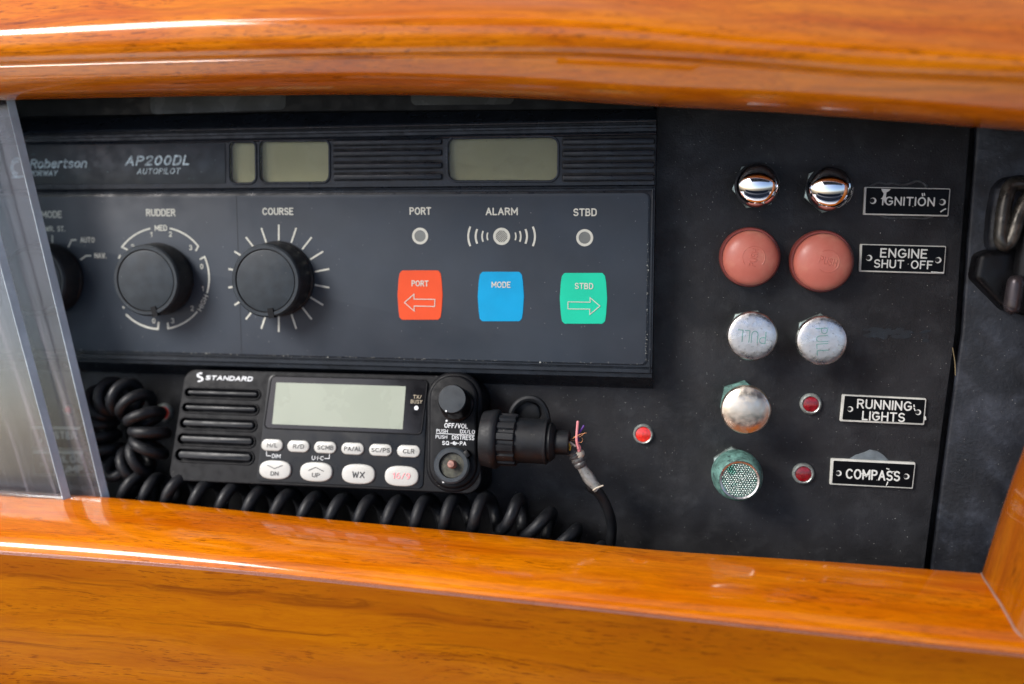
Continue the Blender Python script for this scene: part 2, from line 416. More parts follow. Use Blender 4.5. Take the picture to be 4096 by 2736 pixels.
def tube(path, r, seg=8, cap=True, squash=1.0):
    path = [Vector(p) for p in path]; fr = frames(path); rs = r if isinstance(r, (list, tuple)) else [r] * len(path)
    rings = []
    def ring(p, f, rr): return [p + f[1] * (rr * cos(2 * pi * k / seg)) + f[2] * (rr * sin(2 * pi * k / seg)) for k in range(seg)]
    if cap:
        for a in (80, 45, 20): rings.append(ring(path[0] - fr[0][0] * rs[0] * sin(radians(a)), fr[0], rs[0] * cos(radians(a))))
    for p, f, q in zip(path, fr, rs): rings.append(ring(p, f, q))
    if cap:
        for a in (20, 45, 80): rings.append(ring(path[-1] + fr[-1][0] * rs[-1] * sin(radians(a)), fr[-1], rs[-1] * cos(radians(a))))
    vs = [v for rg in rings for v in rg]; fs = []
    for k in range(len(rings) - 1):
        for i in range(seg):
            j = (i + 1) % seg; fs.append((k * seg + i, k * seg + j, (k + 1) * seg + j, (k + 1) * seg + i))
    fs.append(list(range(seg))[::-1]); fs.append([(len(rings) - 1) * seg + i for i in range(seg)])
    if squash != 1.0: vs = [Vector((v.x, v.y, (v.z - path[0].z) * squash + path[0].z)) for v in vs]
    return mk(vs, fs)
def catmull(pts, k=8):
    pts = [Vector(p) for p in pts]; P_ = [pts[0] * 2 - pts[1]] + pts + [pts[-1] * 2 - pts[-2]]; out = []
    for i in range(1, len(P_) - 2):
        a, b, c, d = P_[i - 1:i + 3]
        for s in range(k):
            t = s / k
            out.append(.5 * ((2 * b) + (c - a) * t + (2 * a - 5 * b + 4 * c - d) * t * t + (3 * b - a - 3 * c + d) * t ** 3))
    out.append(pts[-1]); return out
def box(x0, x1, y0, y1, z0, z1):
    return mk([(x, y, z) for z in (z0, z1) for y in (y0, y1) for x in (x0, x1)],
              [(0, 2, 3, 1), (4, 5, 7, 6), (0, 1, 5, 4), (2, 6, 7, 3), (0, 4, 6, 2), (1, 3, 7, 5)])

def text(s, p, w, h, P, off, material, parent, bold=.0, shear=0, rot=0, stroke=None, space=1.0, name='lettering'):
    """p centre, w and h of the printed word in photograph pixels"""
    return engraved(s, p, w, h, P, off, material, parent, stroke=stroke or (.155 + bold * 2.2), rot=rot, sp=.30 * space, sq=.12, shear=shear, name=name)

def arc(cx, cy, rx, ry, a0, a1, n=8): return [(cx + rx * cos(radians(a0 + (a1 - a0) * i / n)), cy + ry * sin(radians(a0 + (a1 - a0) * i / n))) for i in range(n + 1)]
GL = {
 'I': (0.0, [[(0, 0), (0, 1)]]),
 'G': (.70, [arc(.36, .5, .36, .5, 45, 320, 14) + [(.70, .25), (.70, .46), (.42, .46)]]),
 'N': (.62, [[(0, 0), (0, 1), (.62, 0), (.62, 1)]]),
 'T': (.60, [[(0, 1), (.6, 1)], [(.3, 1), (.3, 0)]]),
 'O': (.72, [arc(.36, .5, .36, .5, 90, 450, 22)]),
 'E': (.50, [[(.5, 1), (0, 1), (0, 0), (.5, 0)], [(0, .52), (.42, .52)]]),
 'F': (.50, [[(.5, 1), (0, 1), (0, 0)], [(0, .52), (.42, .52)]]),
 'S': (.56, [arc(.28, .75, .27, .25, 30, 250, 10) + [(.36, .49)] + arc(.28, .26, .29, .26, 70, -150, 10)]),
 'H': (.60, [[(0, 0), (0, 1)], [(.6, 0), (.6, 1)], [(0, .52), (.6, .52)]]),
 'U': (.60, [[(0, 1), (0, .3)] + arc(.3, .3, .3, .3, 180, 360, 10) + [(.6, 1)]]),
 'R': (.58, [[(0, 0), (0, 1), (.32, 1)] + arc(.32, .76, .24, .24, 90, -90, 8) + [(0, .52)], [(.3, .52), (.58, 0)]]),
 'L': (.46, [[(0, 1), (0, 0), (.46, 0)]]),
 'C': (.66, [arc(.36, .5, .36, .5, 45, 315, 16)]),
 'M': (.76, [[(0, 0), (0, 1), (.38, .3), (.76, 1), (.76, 0)]]),
 'P': (.54, [[(0, 0), (0, 1), (.30, 1)] + arc(.30, .75, .25, .25, 90, -90, 8) + [(0, .50)]]),
 'A': (.66, [[(0, 0), (.33, 1), (.66, 0)], [(.12, .34), (.54, .34)]]),
 'B': (.56, [[(0, 0), (0, 1), (.28, 1)] + arc(.28, .76, .22, .24, 90, -90, 7) + [(0, .52)],
             [(.28, .52)] + arc(.30, .26, .25, .26, 90, -90, 7) + [(0, 0)]]),
 'D': (.60, [[(0, 0), (0, 1), (.26, 1)] + arc(.26, .66, .34, .34, 90, 0, 6) + arc(.26, .34, .34, .34, 0, -90, 6) + [(0, 0)]]),
 'V': (.62, [[(0, 1), (.31, 0), (.62, 1)]]),
 'W': (.90, [[(0, 1), (.22, 0), (.45, .85), (.68, 0), (.90, 1)]]),
 'X': (.62, [[(0, 0), (.62, 1)], [(0, 1), (.62, 0)]]),
 'Y': (.60, [[(0, 1), (.3, .45), (.6, 1)], [(.3, .45), (.3, 0)]]),
 'Q': (.72, [arc(.36, .5, .36, .5, 90, 450, 22), [(.45, .25), (.72, 0)]]),
 '0': (.54, [arc(.27, .5, .27, .5, 90, 450, 20)]),
 '1': (.22, [[(0, .78), (.20, 1), (.20, 0)]]),
 '2': (.52, [arc(.26, .73, .26, .27, 165, -25, 9) + [(0, 0), (.52, 0)]]),
 '3': (.52, [arc(.24, .75, .25, .25, 150, -85, 8), arc(.24, .26, .28, .26, 85, -150, 9)]),
 '6': (.54, [arc(.27, .30, .27, .30, 90, 450, 16), arc(.42, .45, .42, .55, 180, 95, 7)]),
 '9': (.54, [arc(.27, .70, .27, .30, 90, 450, 16), arc(.12, .55, .42, .55, 0, -85, 7)]),
 '/': (.38, [[(0, 0), (.38, 1)]]),
 '.': (.06, [[(0, 0), (.05, .02)]]),
 '·': (.06, [[(0, .48), (.05, .50)]]),
 'o': (.52, [arc(.26, .35, .26, .35, 90, 450, 16)]),
 'b': (.52, [[(0, 0), (0, 1)], arc(.26, .35, .26, .35, 90, 450, 16)]),
 'e': (.50, [[(0, .37), (.50, .37)] + arc(.25, .35, .25, .35, 10, 320, 14)]),
 'r': (.32, [[(0, 0), (0, .70)], arc(.26, .38, .26, .32, 180, 80, 6)]),
 't': (.34, [[(.12, .95), (.12, .1), (.2, 0), (.34, 0)], [(0, .70), (.34, .70)]]),
 's': (.44, [arc(.22, .52, .20, .17, 30, 250, 8) + arc(.22, .18, .22, .18, 80, -150, 8)]),
 'n': (.48, [[(0, 0), (0, .70)], arc(.24, .42, .24, .28, 180, 0, 8) + [(.48, 0)]]),
 ' ': (.35, []),
}
def split_sharp(q, lim=42):
    out, cur = [], [q[0]]
    for i in range(1, len(q)):
        cur.append(q[i])
        if i < len(q) - 1:
            a = Vector((q[i][0] - q[i - 1][0], q[i][1] - q[i - 1][1])); b = Vector((q[i + 1][0] - q[i][0], q[i + 1][1] - q[i][1]))
            if a.length > 1e-6 and b.length > 1e-6 and math.degrees(a.angle(b)) > lim: out.append(cur); cur = [q[i]]
    out.append(cur); return out
def engraved(s, p, w, h, P, off, material, parent, stroke=.16, rot=0, sp=.30, conform=None, name='lettering', mirror=False, sq=.35, shear=0):
    x = 0; st = []
    for ch in s:
        gw, ss = GL[ch]
        for q0 in ss:
            for q in split_sharp(q0): st.append([(x + a, b) for a, b in q])
        x += gw + sp
    tot = x - sp
    W, Hh = w * P.sx(p, off), h * P.sy(p, off); c = P.loc(p, off); r = stroke * Hh / 2
    kx, ky = (W - 2 * r) / tot, (Hh - 2 * r); ca, sa = cos(radians(rot)), sin(radians(rot)); ms = []
    for q in st:
        pts = []
        for a, b in q:
            X = (a - tot / 2) * kx * (-1 if mirror else 1); Y = (b - .5) * ky; X += shear * Y
            X, Y = X * ca - Y * sa + c[0], X * sa + Y * ca + c[1]
            pts.append((X, Y, conform(X, Y) if conform else off))
        ms.append(tube(pts, r, 6, True, 1.0 if conform else sq))
    me = join(ms); return part(name, me, material, parent, P.M, smooth=60)
def line(pts, P, off, wpx, material, parent, name='printed_line', closed=False):
    q = [P.loc(p, off) for p in pts]; r = wpx * P.sy(pts[0], off) / 2
    if closed: q = q + [q[0], q[1]]
    # flat ribbon with square ends, mitred
    vs, fs = [], []; n = len(q)
    for i in range(n):
        a = Vector(q[max(i - 1, 0)]); b = Vector(q[i]); c = Vector(q[min(i + 1, n - 1)])
        if i == 0: t = (c - b).normalized(); nn = Vector((-t.y, t.x)); k = 1
        elif i == n - 1: t = (b - a).normalized(); nn = Vector((-t.y, t.x)); k = 1
        else:
            t1, t2 = (b - a).normalized(), (c - b).normalized(); t = (t1 + t2).normalized() if (t1 + t2).length > .05 else t1
            nn = Vector((-t.y, t.x)); k = min(2.5, 1 / max(.3, abs(nn.dot(Vector((-t1.y, t1.x))))))
        for sgn in (1, -1):
            for z in (off - .00006, off + .00006): vs.append((b.x + nn.x * r * k * sgn, b.y + nn.y * r * k * sgn, z))
    m_ = n - 1 if not closed else n - 2
    for i in range(m_):
        a, b = i * 4, (i + 1) * 4
        fs += [(a + 1, a + 3, b + 3, b + 1), (a, b, b + 2, a + 2), (a, a + 1, b + 1, b), (a + 2, b + 2, b + 3, a + 3)]
    if not closed: fs += [(0, 2, 3, 1), ((n - 1) * 4, (n - 1) * 4 + 1, (n - 1) * 4 + 3, (n - 1) * 4 + 2)]
    return part(name, mk(vs, fs), material, parent, P.M, smooth=0)

def interp(tab, u):
    if u <= tab[0][0]: a, b = tab[0], tab[1]
    elif u >= tab[-1][0]: a, b = tab[-2], tab[-1]
    else:
        for a, b in zip(tab, tab[1:]):
            if a[0] <= u <= b[0]: break
        i = tab.index(a); p = tab[max(i - 1, 0)]; q = tab[min(i + 2, len(tab) - 1)]
        h = b[0] - a[0]; t = (u - a[0]) / h
        m0 = (b[1] - p[1]) / (b[0] - p[0]) if p is not a else (b[1] - a[1]) / h
        m1 = (q[1] - a[1]) / (q[0] - a[0]) if q is not b else (b[1] - a[1]) / h
        return (2*t**3-3*t*t+1)*a[1] + (t**3-2*t*t+t)*h*m0 + (-2*t**3+3*t*t)*b[1] + (t**3-t*t)*h*m1
    return a[1] + (b[1] - a[1]) * (u - a[0]) / (b[0] - a[0])
def loft(rows, u0, u1, n, flip=False):
    """rows: list of functions u -> world point"""
    vs, fs = [], []; k = len(rows)
    for i in range(n + 1):
        u = u0 + (u1 - u0) * i / n
        for r in rows: vs.append(r(u))
    for i in range(n):
        for j in range(k - 1):
            f = (i * k + j, (i + 1) * k + j, (i + 1) * k + j + 1, i * k + j + 1); fs.append(f[::-1] if flip else f)
    fs.append(list(range(k))); fs.append([n * k + j for j in range(k)][::-1])
    return mk(vs, fs)

# ================================================================== THE CONSOLE: wood
con = thing('wooden_console', 'glossy varnished orange wood frame and front board round the black instrument recess', 'boat console', I4, at(O(1170, 1400), -.09))
t_bot = [(-200, 226), (0, 220), (400, 212), (850, 208), (1200, 217), (1500, 235), (1800, 250), (2347, 290), (2600, 310)]
t_gr = [(-200, 156), (0, 150), (500, 136), (1000, 129), (1300, 130), (1500, 139), (1800, 160), (2000, 176), (2347, 191), (2600, 205)]
t_ns = [(-200, 84), (0, 74), (500, 50), (1200, 42), (1500, 62), (1700, 84), (1900, 98), (2347, 132), (2600, 150)]
t_up = [(-200, 6), (0, 0), (500, -14), (1200, 2), (1500, 14), (1700, 32), (2000, 52), (2347, 68), (2600, 80)]
def rowf(tab, dv, y): return lambda u: at(O(u, interp(tab, u) + dv), y)
def between(ta, tb, t, y): return lambda u: at(O(u, interp(ta, u) * (1 - t) + interp(tb, u) * t), y)
def back(fn, y):
    def g(u):
        p = fn(u); return Vector((p.x, y, p.z))
    return g
top_rows = [back(rowf(t_bot, 0, -.066), -.052), rowf(t_bot, 0, -.066), rowf(t_bot, -5, -.0715), rowf(t_bot, -13, -.0765), rowf(t_bot, -26, -.081),
            between(t_bot, t_gr, .55, -.085), between(t_bot, t_gr, .8, -.0875), rowf(t_gr, 4, -.0893), rowf(t_gr, 1.2, -.0891), rowf(t_gr, -1.2, -.0892), rowf(t_gr, -4, -.0902),
            between(t_gr, t_ns, .25, -.093), between(t_gr, t_ns, .5, -.0945), between(t_gr, t_ns, .75, -.0952), rowf(t_ns, 0, -.0950), rowf(t_ns, -10, -.0940),
            rowf(t_ns, -20, -.0918), rowf(t_ns, -34, -.088), between(t_ns, t_up, 1.0, -.0835), rowf(t_up, -30, -.076), rowf(t_up, -80, -.062), rowf(t_up, -150, -.040), back(rowf(t_up, -150, -.040), -.030)]
part('top_rail', loft(top_rows, -900, 3500, 170), 'wood_top', con, smooth=60)
b_in = [(-200, 1108), (0, 1123), (260, 1140), (700, 1184), (1200, 1230), (1500, 1259), (1900, 1286), (2240, 1312), (2600, 1340)]
b_se = [(-200, 1250), (0, 1261), (512, 1302), (1203, 1374), (1658, 1423), (2000, 1460), (2347, 1497), (2600, 1524)]
def drop(fn, dz):
    def g(u): return fn(u) + Vector((0, 0, dz))
    return g
bi = lambda t, y: between(b_in, b_se, t, y)
bot_rows = [drop(rowf(b_in, 0, -.044), -.05), drop(rowf(b_in, 0, -.044), -.004), rowf(b_in, 1.5, -.0447), rowf(b_in, 5, -.0475), bi(.10, -.0525), bi(.22, -.0595), bi(.36, -.067), bi(.50, -.0735),
            bi(.62, -.0783), bi(.73, -.0822), bi(.82, -.0848), bi(.90, -.0864), bi(.96, -.0871), bi(1.0, -.0872), drop(bi(1.0, -.0862), -.05)]
part('bottom_rail', loft(bot_rows, -900, 3500, 160, flip=True), 'wood_bot', con, smooth=60)
bd = [rowf(b_se, -2, -.060), rowf(b_se, -.5, -.0868), rowf(b_se, 3, -.0885), rowf(b_se, 7, -.0899), rowf(b_se, 9.5, -.0903)]
part('varnish_bead', loft(bd, -900, 3500, 160, flip=True), 'bead', con, smooth=60)
board_rows = [back(rowf(b_se, 9, -.0902), -.06), rowf(b_se, 9.5, -.0902), rowf(b_se, 60, -.0906), rowf(b_se, 160, -.0908), rowf(b_se, 420, -.0905), back(rowf(b_se, 420, -.0905), -.06)]
part('front_board', loft(board_rows, -900, 3500, 90, flip=True), 'wood_board', con, smooth=60)
Lp = [(200, 2480), (600, 2445), (900, 2383), (1022, 2347), (1089, 2322), (1200, 2285), (1310, 2251), (1400, 2222), (1500, 2190)]
def pcol(du, y, dv=0):
    return lambda v: at(O(interp(Lp, v) + du, v + dv), y)
post = [pcol(4, -.0405), pcol(0, -.044), pcol(3, -.0475), pcol(14, -.0525), pcol(45, -.0625), pcol(85, -.0735), pcol(110, -.0795), pcol(128, -.083), pcol(150, -.0855), pcol(190, -.0868), pcol(400, -.0868), pcol(1150, -.0868)]
part('side_post', loft(post, 90, 1490, 70), 'wood_post', con, smooth=60)
# pale glue line where post meets rail
def tabv(tab, x):
    for (x0, y0), (x1, y1) in zip(tab, tab[1:]):
        if min(x0, x1) <= x <= max(x0, x1): return y0 + (y1 - y0) * (x - x0) / (x1 - x0)
    return tab[-1][1]
rail_t = [(-.0447, .01), (-.0475, .036), (-.0525, .10), (-.0595, .22), (-.067, .36), (-.0735, .50), (-.0783, .62), (-.0822, .73), (-.0848, .82), (-.0864, .90), (-.0871, .96)]
post_t = [(-.044, 0), (-.0475, 3), (-.0525, 14), (-.0625, 45), (-.0735, 85), (-.0795, 110), (-.083, 128), (-.0855, 150), (-.0868, 190)]
gl = []
for k in range(12):
    y = -.0448 - k * (.0412 / 11); t_, du = tabv(rail_t, y), tabv(post_t, y); v = 1400
    for _ in range(40):
        u = interp(Lp, v) + du; v = .5 * v + .5 * (interp(b_in, u) * (1 - t_) + interp(b_se, u) * t_)
    gl.append(at(O(u, v), y) + Vector((-.0001, -.0001, .0001)))
part('glue_line', tube(catmull(gl), .0005, 6), mat('glue_line_grey', (.30, .20, .17), .4), con)

# ================================================================== black panels
DR = [(2228, 230), (2222, 320), (2205, 540), (2190, 760), (2160, 980), (2120, 1290), (2112, 1400)]
dash = thing('dash_panel', 'textured black dashboard panel carrying push buttons, lamps and nameplates', 'panel', PD.M, (0, -.05, 0))
outl = [PD.loc(O(-500, 1500)), PD.loc(O(2106, 1500))] + [PD.loc(O(*q)) for q in DR[::-1]] + [PD.loc(O(2240, 60)), PD.loc(O(-500, 60))]
part('face', prism(outl, -.004, 0, .0006), 'dash', dash, PD.M)
part('recess_floor', join([box(-.7, .35, -.19, -.186, -.005, .046)]), 'pit', dash, PD.M, smooth=0)
soff = [drop(back(rowf(t_bot, -1, -.066), -.0545), .010), drop(back(rowf(t_bot, -1, -.066), -.001), .012), drop(back(rowf(t_bot, -1, -.066), -.001), .02), drop(back(rowf(t_bot, -1, -.066), -.0545), .02)]
part('recess_ceiling', loft(soff, -250, 2650, 60), 'case', dash)
part('backing', box(-.8, .45, -.25, .16, -.012, -.009), 'pit', dash, PD.M, smooth=0)

PS = Plane(-.001 + .145 * .10, 0, -.10)      # side panel turns towards the viewer
side = thing('side_panel', 'scuffed blue-black side panel right of the seam, behind the latch', 'panel', PS.M, PS.loc(O(2260, 900)) + (0,))
so = [PS.loc(O(2121, 1500))] + [PS.loc(O(x + 14, y)) for x, y in DR[::-1]] + [PS.loc(O(2256, 60)), PS.loc(O(2800, 60)), PS.loc(O(2800, 1500))]
part('face', prism(so, -.006, 0, .0015, 3), 'side', side, PS.M)

# ================================================================== surroundings for reflections: floor, plus unseen dark forms added to block light
single('cockpit_floor', box(-2.5, 2.5, -3.6, -.25, -.80, -.78), 'gel', None, None, kind='structure', smooth=0)

dark_form = thing('cockpit_reflection_blocker', 'dark blue upholstered cockpit bench behind the viewer, darkening reflections in the varnish', 'blocker', Matrix.Translation((0, -1.35, -.78)))  # unseen, added so the varnish mirrors something dark
S_ = Matrix.Translation((-.1, -1.35, -.78))
part('blocker_base', prism(rpoly([(-1.5, -.22), (1.5, -.22), (1.5, .28), (-1.5, .28)], .08, 6), .0, .36, .04, 4), 'canvas', dark_form, S_)
part('blocker_back', prism(rpoly([(-1.5, -.36), (1.5, -.36), (1.5, -.22), (-1.5, -.22)], .04, 6), .0, .60, .03, 4), 'canvas', dark_form, S_)

single('cockpit_sky_blocker', box(-.7, 1.9, -1.9, -.55, .95, .965), 'canvas', 'added unseen awning over the cockpit, behind the viewer', 'sky_blocker', smooth=0)  # unseen overhead strip, added to keep bright sky off the ledge varnish

# ================================================================== AUTOPILOT
ap = pthing('autopilot_unit', 'wide black autopilot control box with three displays, three knobs and red, blue and green keys', 'autopilot', PA, O(760, 860))
XL = PA.loc(O(-330, 500))[0]; XR = PA.loc(O(1500, 500))[0]
prof = [(400, -15.9), (419, -14), (474, -1.0), (478, -.3), (485, 0), (489, -.3), (491, -2.2), (499, -2.5), (503, -.5), (511, -.5), (514, -2.5), (527, -2.5), (530, -.4), (536, 0), (540, -.4),
        (542, -4.5), (741, -4.5), (744, -.3), (747, 0), (752, -.2), (754, -1.6), (762, -1.6), (764, -.2), (768, 0), (1457, 0), (1465, 0), (1467, -1.4), (1472, -1.4), (1474, 0), (1488, 0),
        (1491, -1), (1507, -1.2), (1510, -2.6), (1546, -13.5), (1550, -15.9)]
py = [(PA.loc((2450, v), o / 1000)[1], o / 1000) for v, o in prof]
vs = [(x, y, z) for x in (XL, XR) for y, z in py]; n = len(py)
fs = [(i, i + 1, n + i + 1, n + i) for i in range(n)[:-1]] + [list(range(n))[::-1], [n + i for i in range(n)]]
part('housing', mk(vs, fs), 'case', ap, PA.M, smooth=25)
# band plate with window holes
W1 = quad(PA, [A(1308, 310), A(1452, 308), A(1454, 540), A(1311, 543)], .0030, -.0006)
W2 = quad(PA, [A(1480, 302), A(1872, 300), A(1873, 536), A(1482, 539)], .0034, -.0006)
W3 = quad(PA, [B(643, 261), B(1215, 262), B(1212, 485), B(645, 484)], .0040, -.0006)
yb0, yb1 = PA.loc((2450, 741), -.0006)[1], PA.loc((2450, 542), -.0006)[1]
band = [(XL + .0003, yb0), (XR - .0003, yb0), (XR - .0003, yb1), (XL + .0003, yb1)]
part('display_band', plate([band, W1, W2, W3], -.0044, -.0010, .0002), 'case', ap, PA.M)
for wv, mt in ((W1, 'lcd'), (W2, 'lcd'), (W3, 'lcd_dim')):
    big = inset(wv, -.0004)
    fr = part('window_frame', plate([inset(wv, -.0011), inset(wv, .00005)], -.0012, -.0003, .0003), 'case', ap, PA.M)
    part('display', prism(big, -.0046, -.0042), mt, ap, PA.M)
    part('window_glass', prism(inset(wv, .00015), -.0016, -.0013), 'cover', ap, PA.M)
# ribs
def ribset(x0, x1, ys, half):
    first = None
    for k, yy in enumerate(ys):
        a = PA.loc(B(x0, yy), -.0004); b_ = PA.loc(B(x1, yy), -.0004); hh = half * PA.sy(B(x0, yy)) * .76545
        if first is None:
            cx = (a[0] + b_[0]) / 2; w_ = b_[0] - a[0]; cy = a[1]
            first = part('rib', prism(rpoly([(a[0], cy - hh), (b_[0], cy - hh), (b_[0], cy + hh), (a[0], cy + hh)], hh * .6, 3), -.0011, .0004, .0006), 'case', ap, PA.M)
            bz = part('rib_groove', prism(rpoly([(a[0] - .0004, cy - hh - .0005), (b_[0] + .0004, cy - hh - .0005), (b_[0] + .0004, cy + hh + .0012), (a[0] - .0004, cy + hh + .0012)], hh * .6, 3), -.0011, -.00085, 0), 'pit', first, PA.M)
            y0_ = cy
        else:
            c = first.copy(); C.objects.link(c); c.location = (0, a[1] - y0_, 0)
            d = bz.copy(); C.objects.link(d); d.parent = c
ribset(44, 610, [290, 347, 412, 470], 15)
ribset(1243, 1722, [286, 346, 409, 474], 15)
# sticker
part('name_sticker', prism(quad(PA, [A(-300, 330), A(1282, 318), A(1285, 546), A(-300, 556)], 0, -.0005), -.0011, -.0006, .0001), 'sticker', ap, PA.M)
so_ = -.0005
text('Robertson', A(335, 433), 325 * .7014, 56 * .7014, PA, so_, 'silver_print', ap, 0, .3, stroke=.2, space=.8)
text('NORWAY', A(245, 489), 165 * .7014, 34 * .7014, PA, so_, 'silver_print', ap, 0, .3, stroke=.19)
text('AP200DL', A(900, 416), 368 * .7014, 60 * .7014, PA, so_, 'silver_print', ap, 0, .3, stroke=.22, space=1.1)
text('AUTOPILOT', A(905, 477), 245 * .7014, 35 * .7014, PA, so_, 'silver_print', ap, 0, .3, stroke=.18, space=1.1)
for k, rr in enumerate((36, 24)):
    c0 = A(97, 455); pts = [(c0[0] + rr * .62 * cos(radians(q)), c0[1] - rr * sin(radians(q))) for q in range(60, 300, 20)]
    line(pts, PA, so_, 7, 'silver_print', ap, 'logo')
line([A(68, 512), A(135, 508)], PA, so_, 8, 'silver_print', ap, 'logo')
# front face
FP = quad(PA, [A(-300, 622), B(1688, 553), B(1674, 1446), A(-300, 1488)], 0, 0)
lowl = [PA.loc((-400, 0))[0], 0]
yt = PA.loc((2500, 773))[1]; ybm = PA.loc((2500, 1455))[1]; xr = PA.loc(B(1684, 1000))[0]
part('face_rim', prism(rpoly([(XL + .001, ybm - .0006), (xr + .0009, ybm - .0006), (xr + .0009, yt + .0006), (XL + .001, yt + .0006)], .0032), -.0003, .0004, .0003), 'case', ap, PA.M)
part('face_panel', prism(rpoly([(XL + .0015, ybm), (xr, ybm), (xr, yt), (XL + .0015, yt)], .0028), .0002, .00065, .0001), 'face', ap, PA.M)
part('edge_trim', prism([(xr + .0016, ybm - .004), (xr + .0024, ybm - .004), (xr + .0024, yt + .002), (xr + .0016, yt + .002)], -.0002, .0005, .0003), 'case', ap, PA.M)
fo = .0008
# seam between the two halves of the face
line([A(1347, 612), A(1378, 1525)], PA, .00070, 1.6, 'seamline', ap, 'face_seam')
# grime line along the lower edge and right edge
gm = []
for k in range(260):
    x = random.uniform(XL * .86, xr - .002) if k < 200 else xr + random.uniform(-.0004, .0005)
    y = (ybm + random.gauss(0, .0003)) if k < 200 else random.uniform(ybm, yt - .01)
    r = random.uniform(.00006, .00022) * (1.8 if random.random() < .06 else 1)
    gm.append(prism([(x + r * random.uniform(.6, 1.6) * cos(q), y + r * random.uniform(.6, 1.2) * sin(q)) for q in [i * pi / 3 for i in range(6)]], .00055, .00078))
g_ = part('grime', join(gm), 'grime', ap, PA.M, smooth=0); g_['kind'] = 'stuff'
def word(s, x0, x1, y0, y1, Z=A, bold=.02, m_='print', rot=0, P=PA, off=fo, parent=None, **k):
    s_ = Z(1, 0)[0] - Z(0, 0)[0]
    return text(s, Z((x0 + x1) / 2, (y0 + y1) / 2), (x1 - x0) * s_, (y1 - y0) * s_, P, off, m_, parent or ap, bold, rot=rot, **k)
word('MODE', 235, 352, 703, 745); word('PWR. ST.', 238, 372, 790, 822, bold=.015)
word('AUTO', 457, 540, 853, 885, bold=.015); word('NAV.', 538, 607, 943, 975, bold=.015)
line([A(298, 842), A(299, 886)], PA, fo, 6, 'print', ap)
line([A(389, 912), A(408, 870), A(435, 869)], PA, fo, 6, 'print', ap); line([A(458, 983), A(490, 960), A(520, 959)], PA, fo, 6, 'print', ap)
word('RUDDER', 832, 1000, 692, 735); word('COURSE', 1495, 1673, 685, 728)
word('MED', 882, 953, 784, 818, bold=.015)
for ch, x, y in (('1', 863, 838), ('2', 972, 836), ('3', 1087, 913), ('0', 1150, 1021), ('1', 1156, 1147), ('2', 1096, 1259), ('3', 984, 1330), ('0', 877, 1331), ('2', 756, 908)):
    word(ch, x - (6 if ch == '1' else 9), x + (6 if ch == '1' else 9), y - 15, y + 15, bold=.01)
word('HIGH', 1111, 1203, 1213, 1243, rot=62, bold=.015)
def rarc(a0, a1, t0=None, t1=None):
    pts = [A(915 + 282 * cos(radians(a)) * (.985), 1088 - 290 * sin(radians(a))) for a in [a0 + (a1 - a0) * i / 14 for i in range(15)]]
    if t0: pts = [A(*t0)] + pts
    if t1: pts = pts + [A(*t1)]
    line(pts, PA, fo, 6.5, 'print', ap, 'dial_arc')
rarc(142, 102, (728, 926)); rarc(79, 39, None, (1116, 932)); rarc(25, -17, (1140, 980)); rarc(-41, -81, None, (957, 1340)); rarc(-135, -93, None, (905, 1338)); line([A(677, 975), A(686, 955)], PA, fo, 6.5, 'print', ap, 'dial_tick'); line([A(700, 1250), A(710, 1258)], PA, fo, 6.5, 'print', ap, 'dial_tick')
for i in range(18):
    a = radians(90 - 20 * i); c = (1590, 1088)
    line([A(c[0] + 208 * cos(a), c[1] - 216 * sin(a)), A(c[0] + 292 * cos(a), c[1] - 306 * sin(a))], PA, fo, 7, 'print', ap, 'dial_tick')
# knobs
def knob(base, top, rb, rt, notch):
    kz = .0158
    bx, by = PA.loc(A(*base), .0007); tx, ty = PA.loc(A(*top), kz)
    sy = PA.sy(A(*base)) * .7014; st = PA.sy(A(*top), kz) * .7014
    Rb, Rt = rb * sy, rt * st
    prof = [(Rb, .0007), (Rb, .0022), (Rb - .0006, .0030), (Rt + .0007, .0045), (Rt, kz - .0012), (Rt - .0004, kz - .0003), (Rt - .0011, kz), (Rt - .0024, kz), (Rt - .0028, kz - .0007), (0, kz - .0007)]
    vs = []; nn = 72
    me = lathe(prof, (0, 0), nn)
    for v in me.vertices:      # shift follows the measured lean of the shaft
        t = (v.co.z - .0007) / (kz - .0007); v.co.x += bx + (tx - bx) * t; v.co.y += by + (ty - by) * t
        rad = sqrt((v.co.x - bx) ** 2 + (v.co.y - by) ** 2)
    k = part('knob', me, 'knob', ap, PA.M, smooth=30)
    part('cap_disc', lathe([(Rt - .0029, kz - .0008), (Rt - .0030, kz - .0003), (Rt - .0034, kz - .0002), (0, kz - .0002)], (tx, ty), 64), 'knobtop', k, PA.M)
    part('cap_ring', lathe([(Rt - .0024, kz - .0003), (Rt - .0022, kz + .00012), (Rt - .0008, kz + .00012), (Rt - .0001, kz - .0007), (Rt + .0001, kz - .0012), (Rt - .0003, kz - .0012)], (tx, ty), 64), 'knobtop', k, PA.M)
    if notch:
        nx, ny = PA.loc(A(*notch), kz); d = Vector((nx - tx, ny - ty)).normalized(); e = Vector((-d.y, d.x)); q = Vector((tx, ty)) + d * (Rt - .0046)
        w_, l_ = .0015, .0052
        part('pointer_notch', prism([tuple(q + e * w_), tuple(q - e * w_), tuple(q - e * w_ + d * l_), tuple(q + e * w_ + d * l_)], kz - .003, kz + .0004), 'black', k, PA.M, smooth=0)
knob((298, 1090), (186, 1100), 196, 204, None)
knob((922, 1090), (829, 1101), 196, 204, (880, 1278))
knob((1590, 1090), (1512, 1103), 214, 209, (1545, 1285))
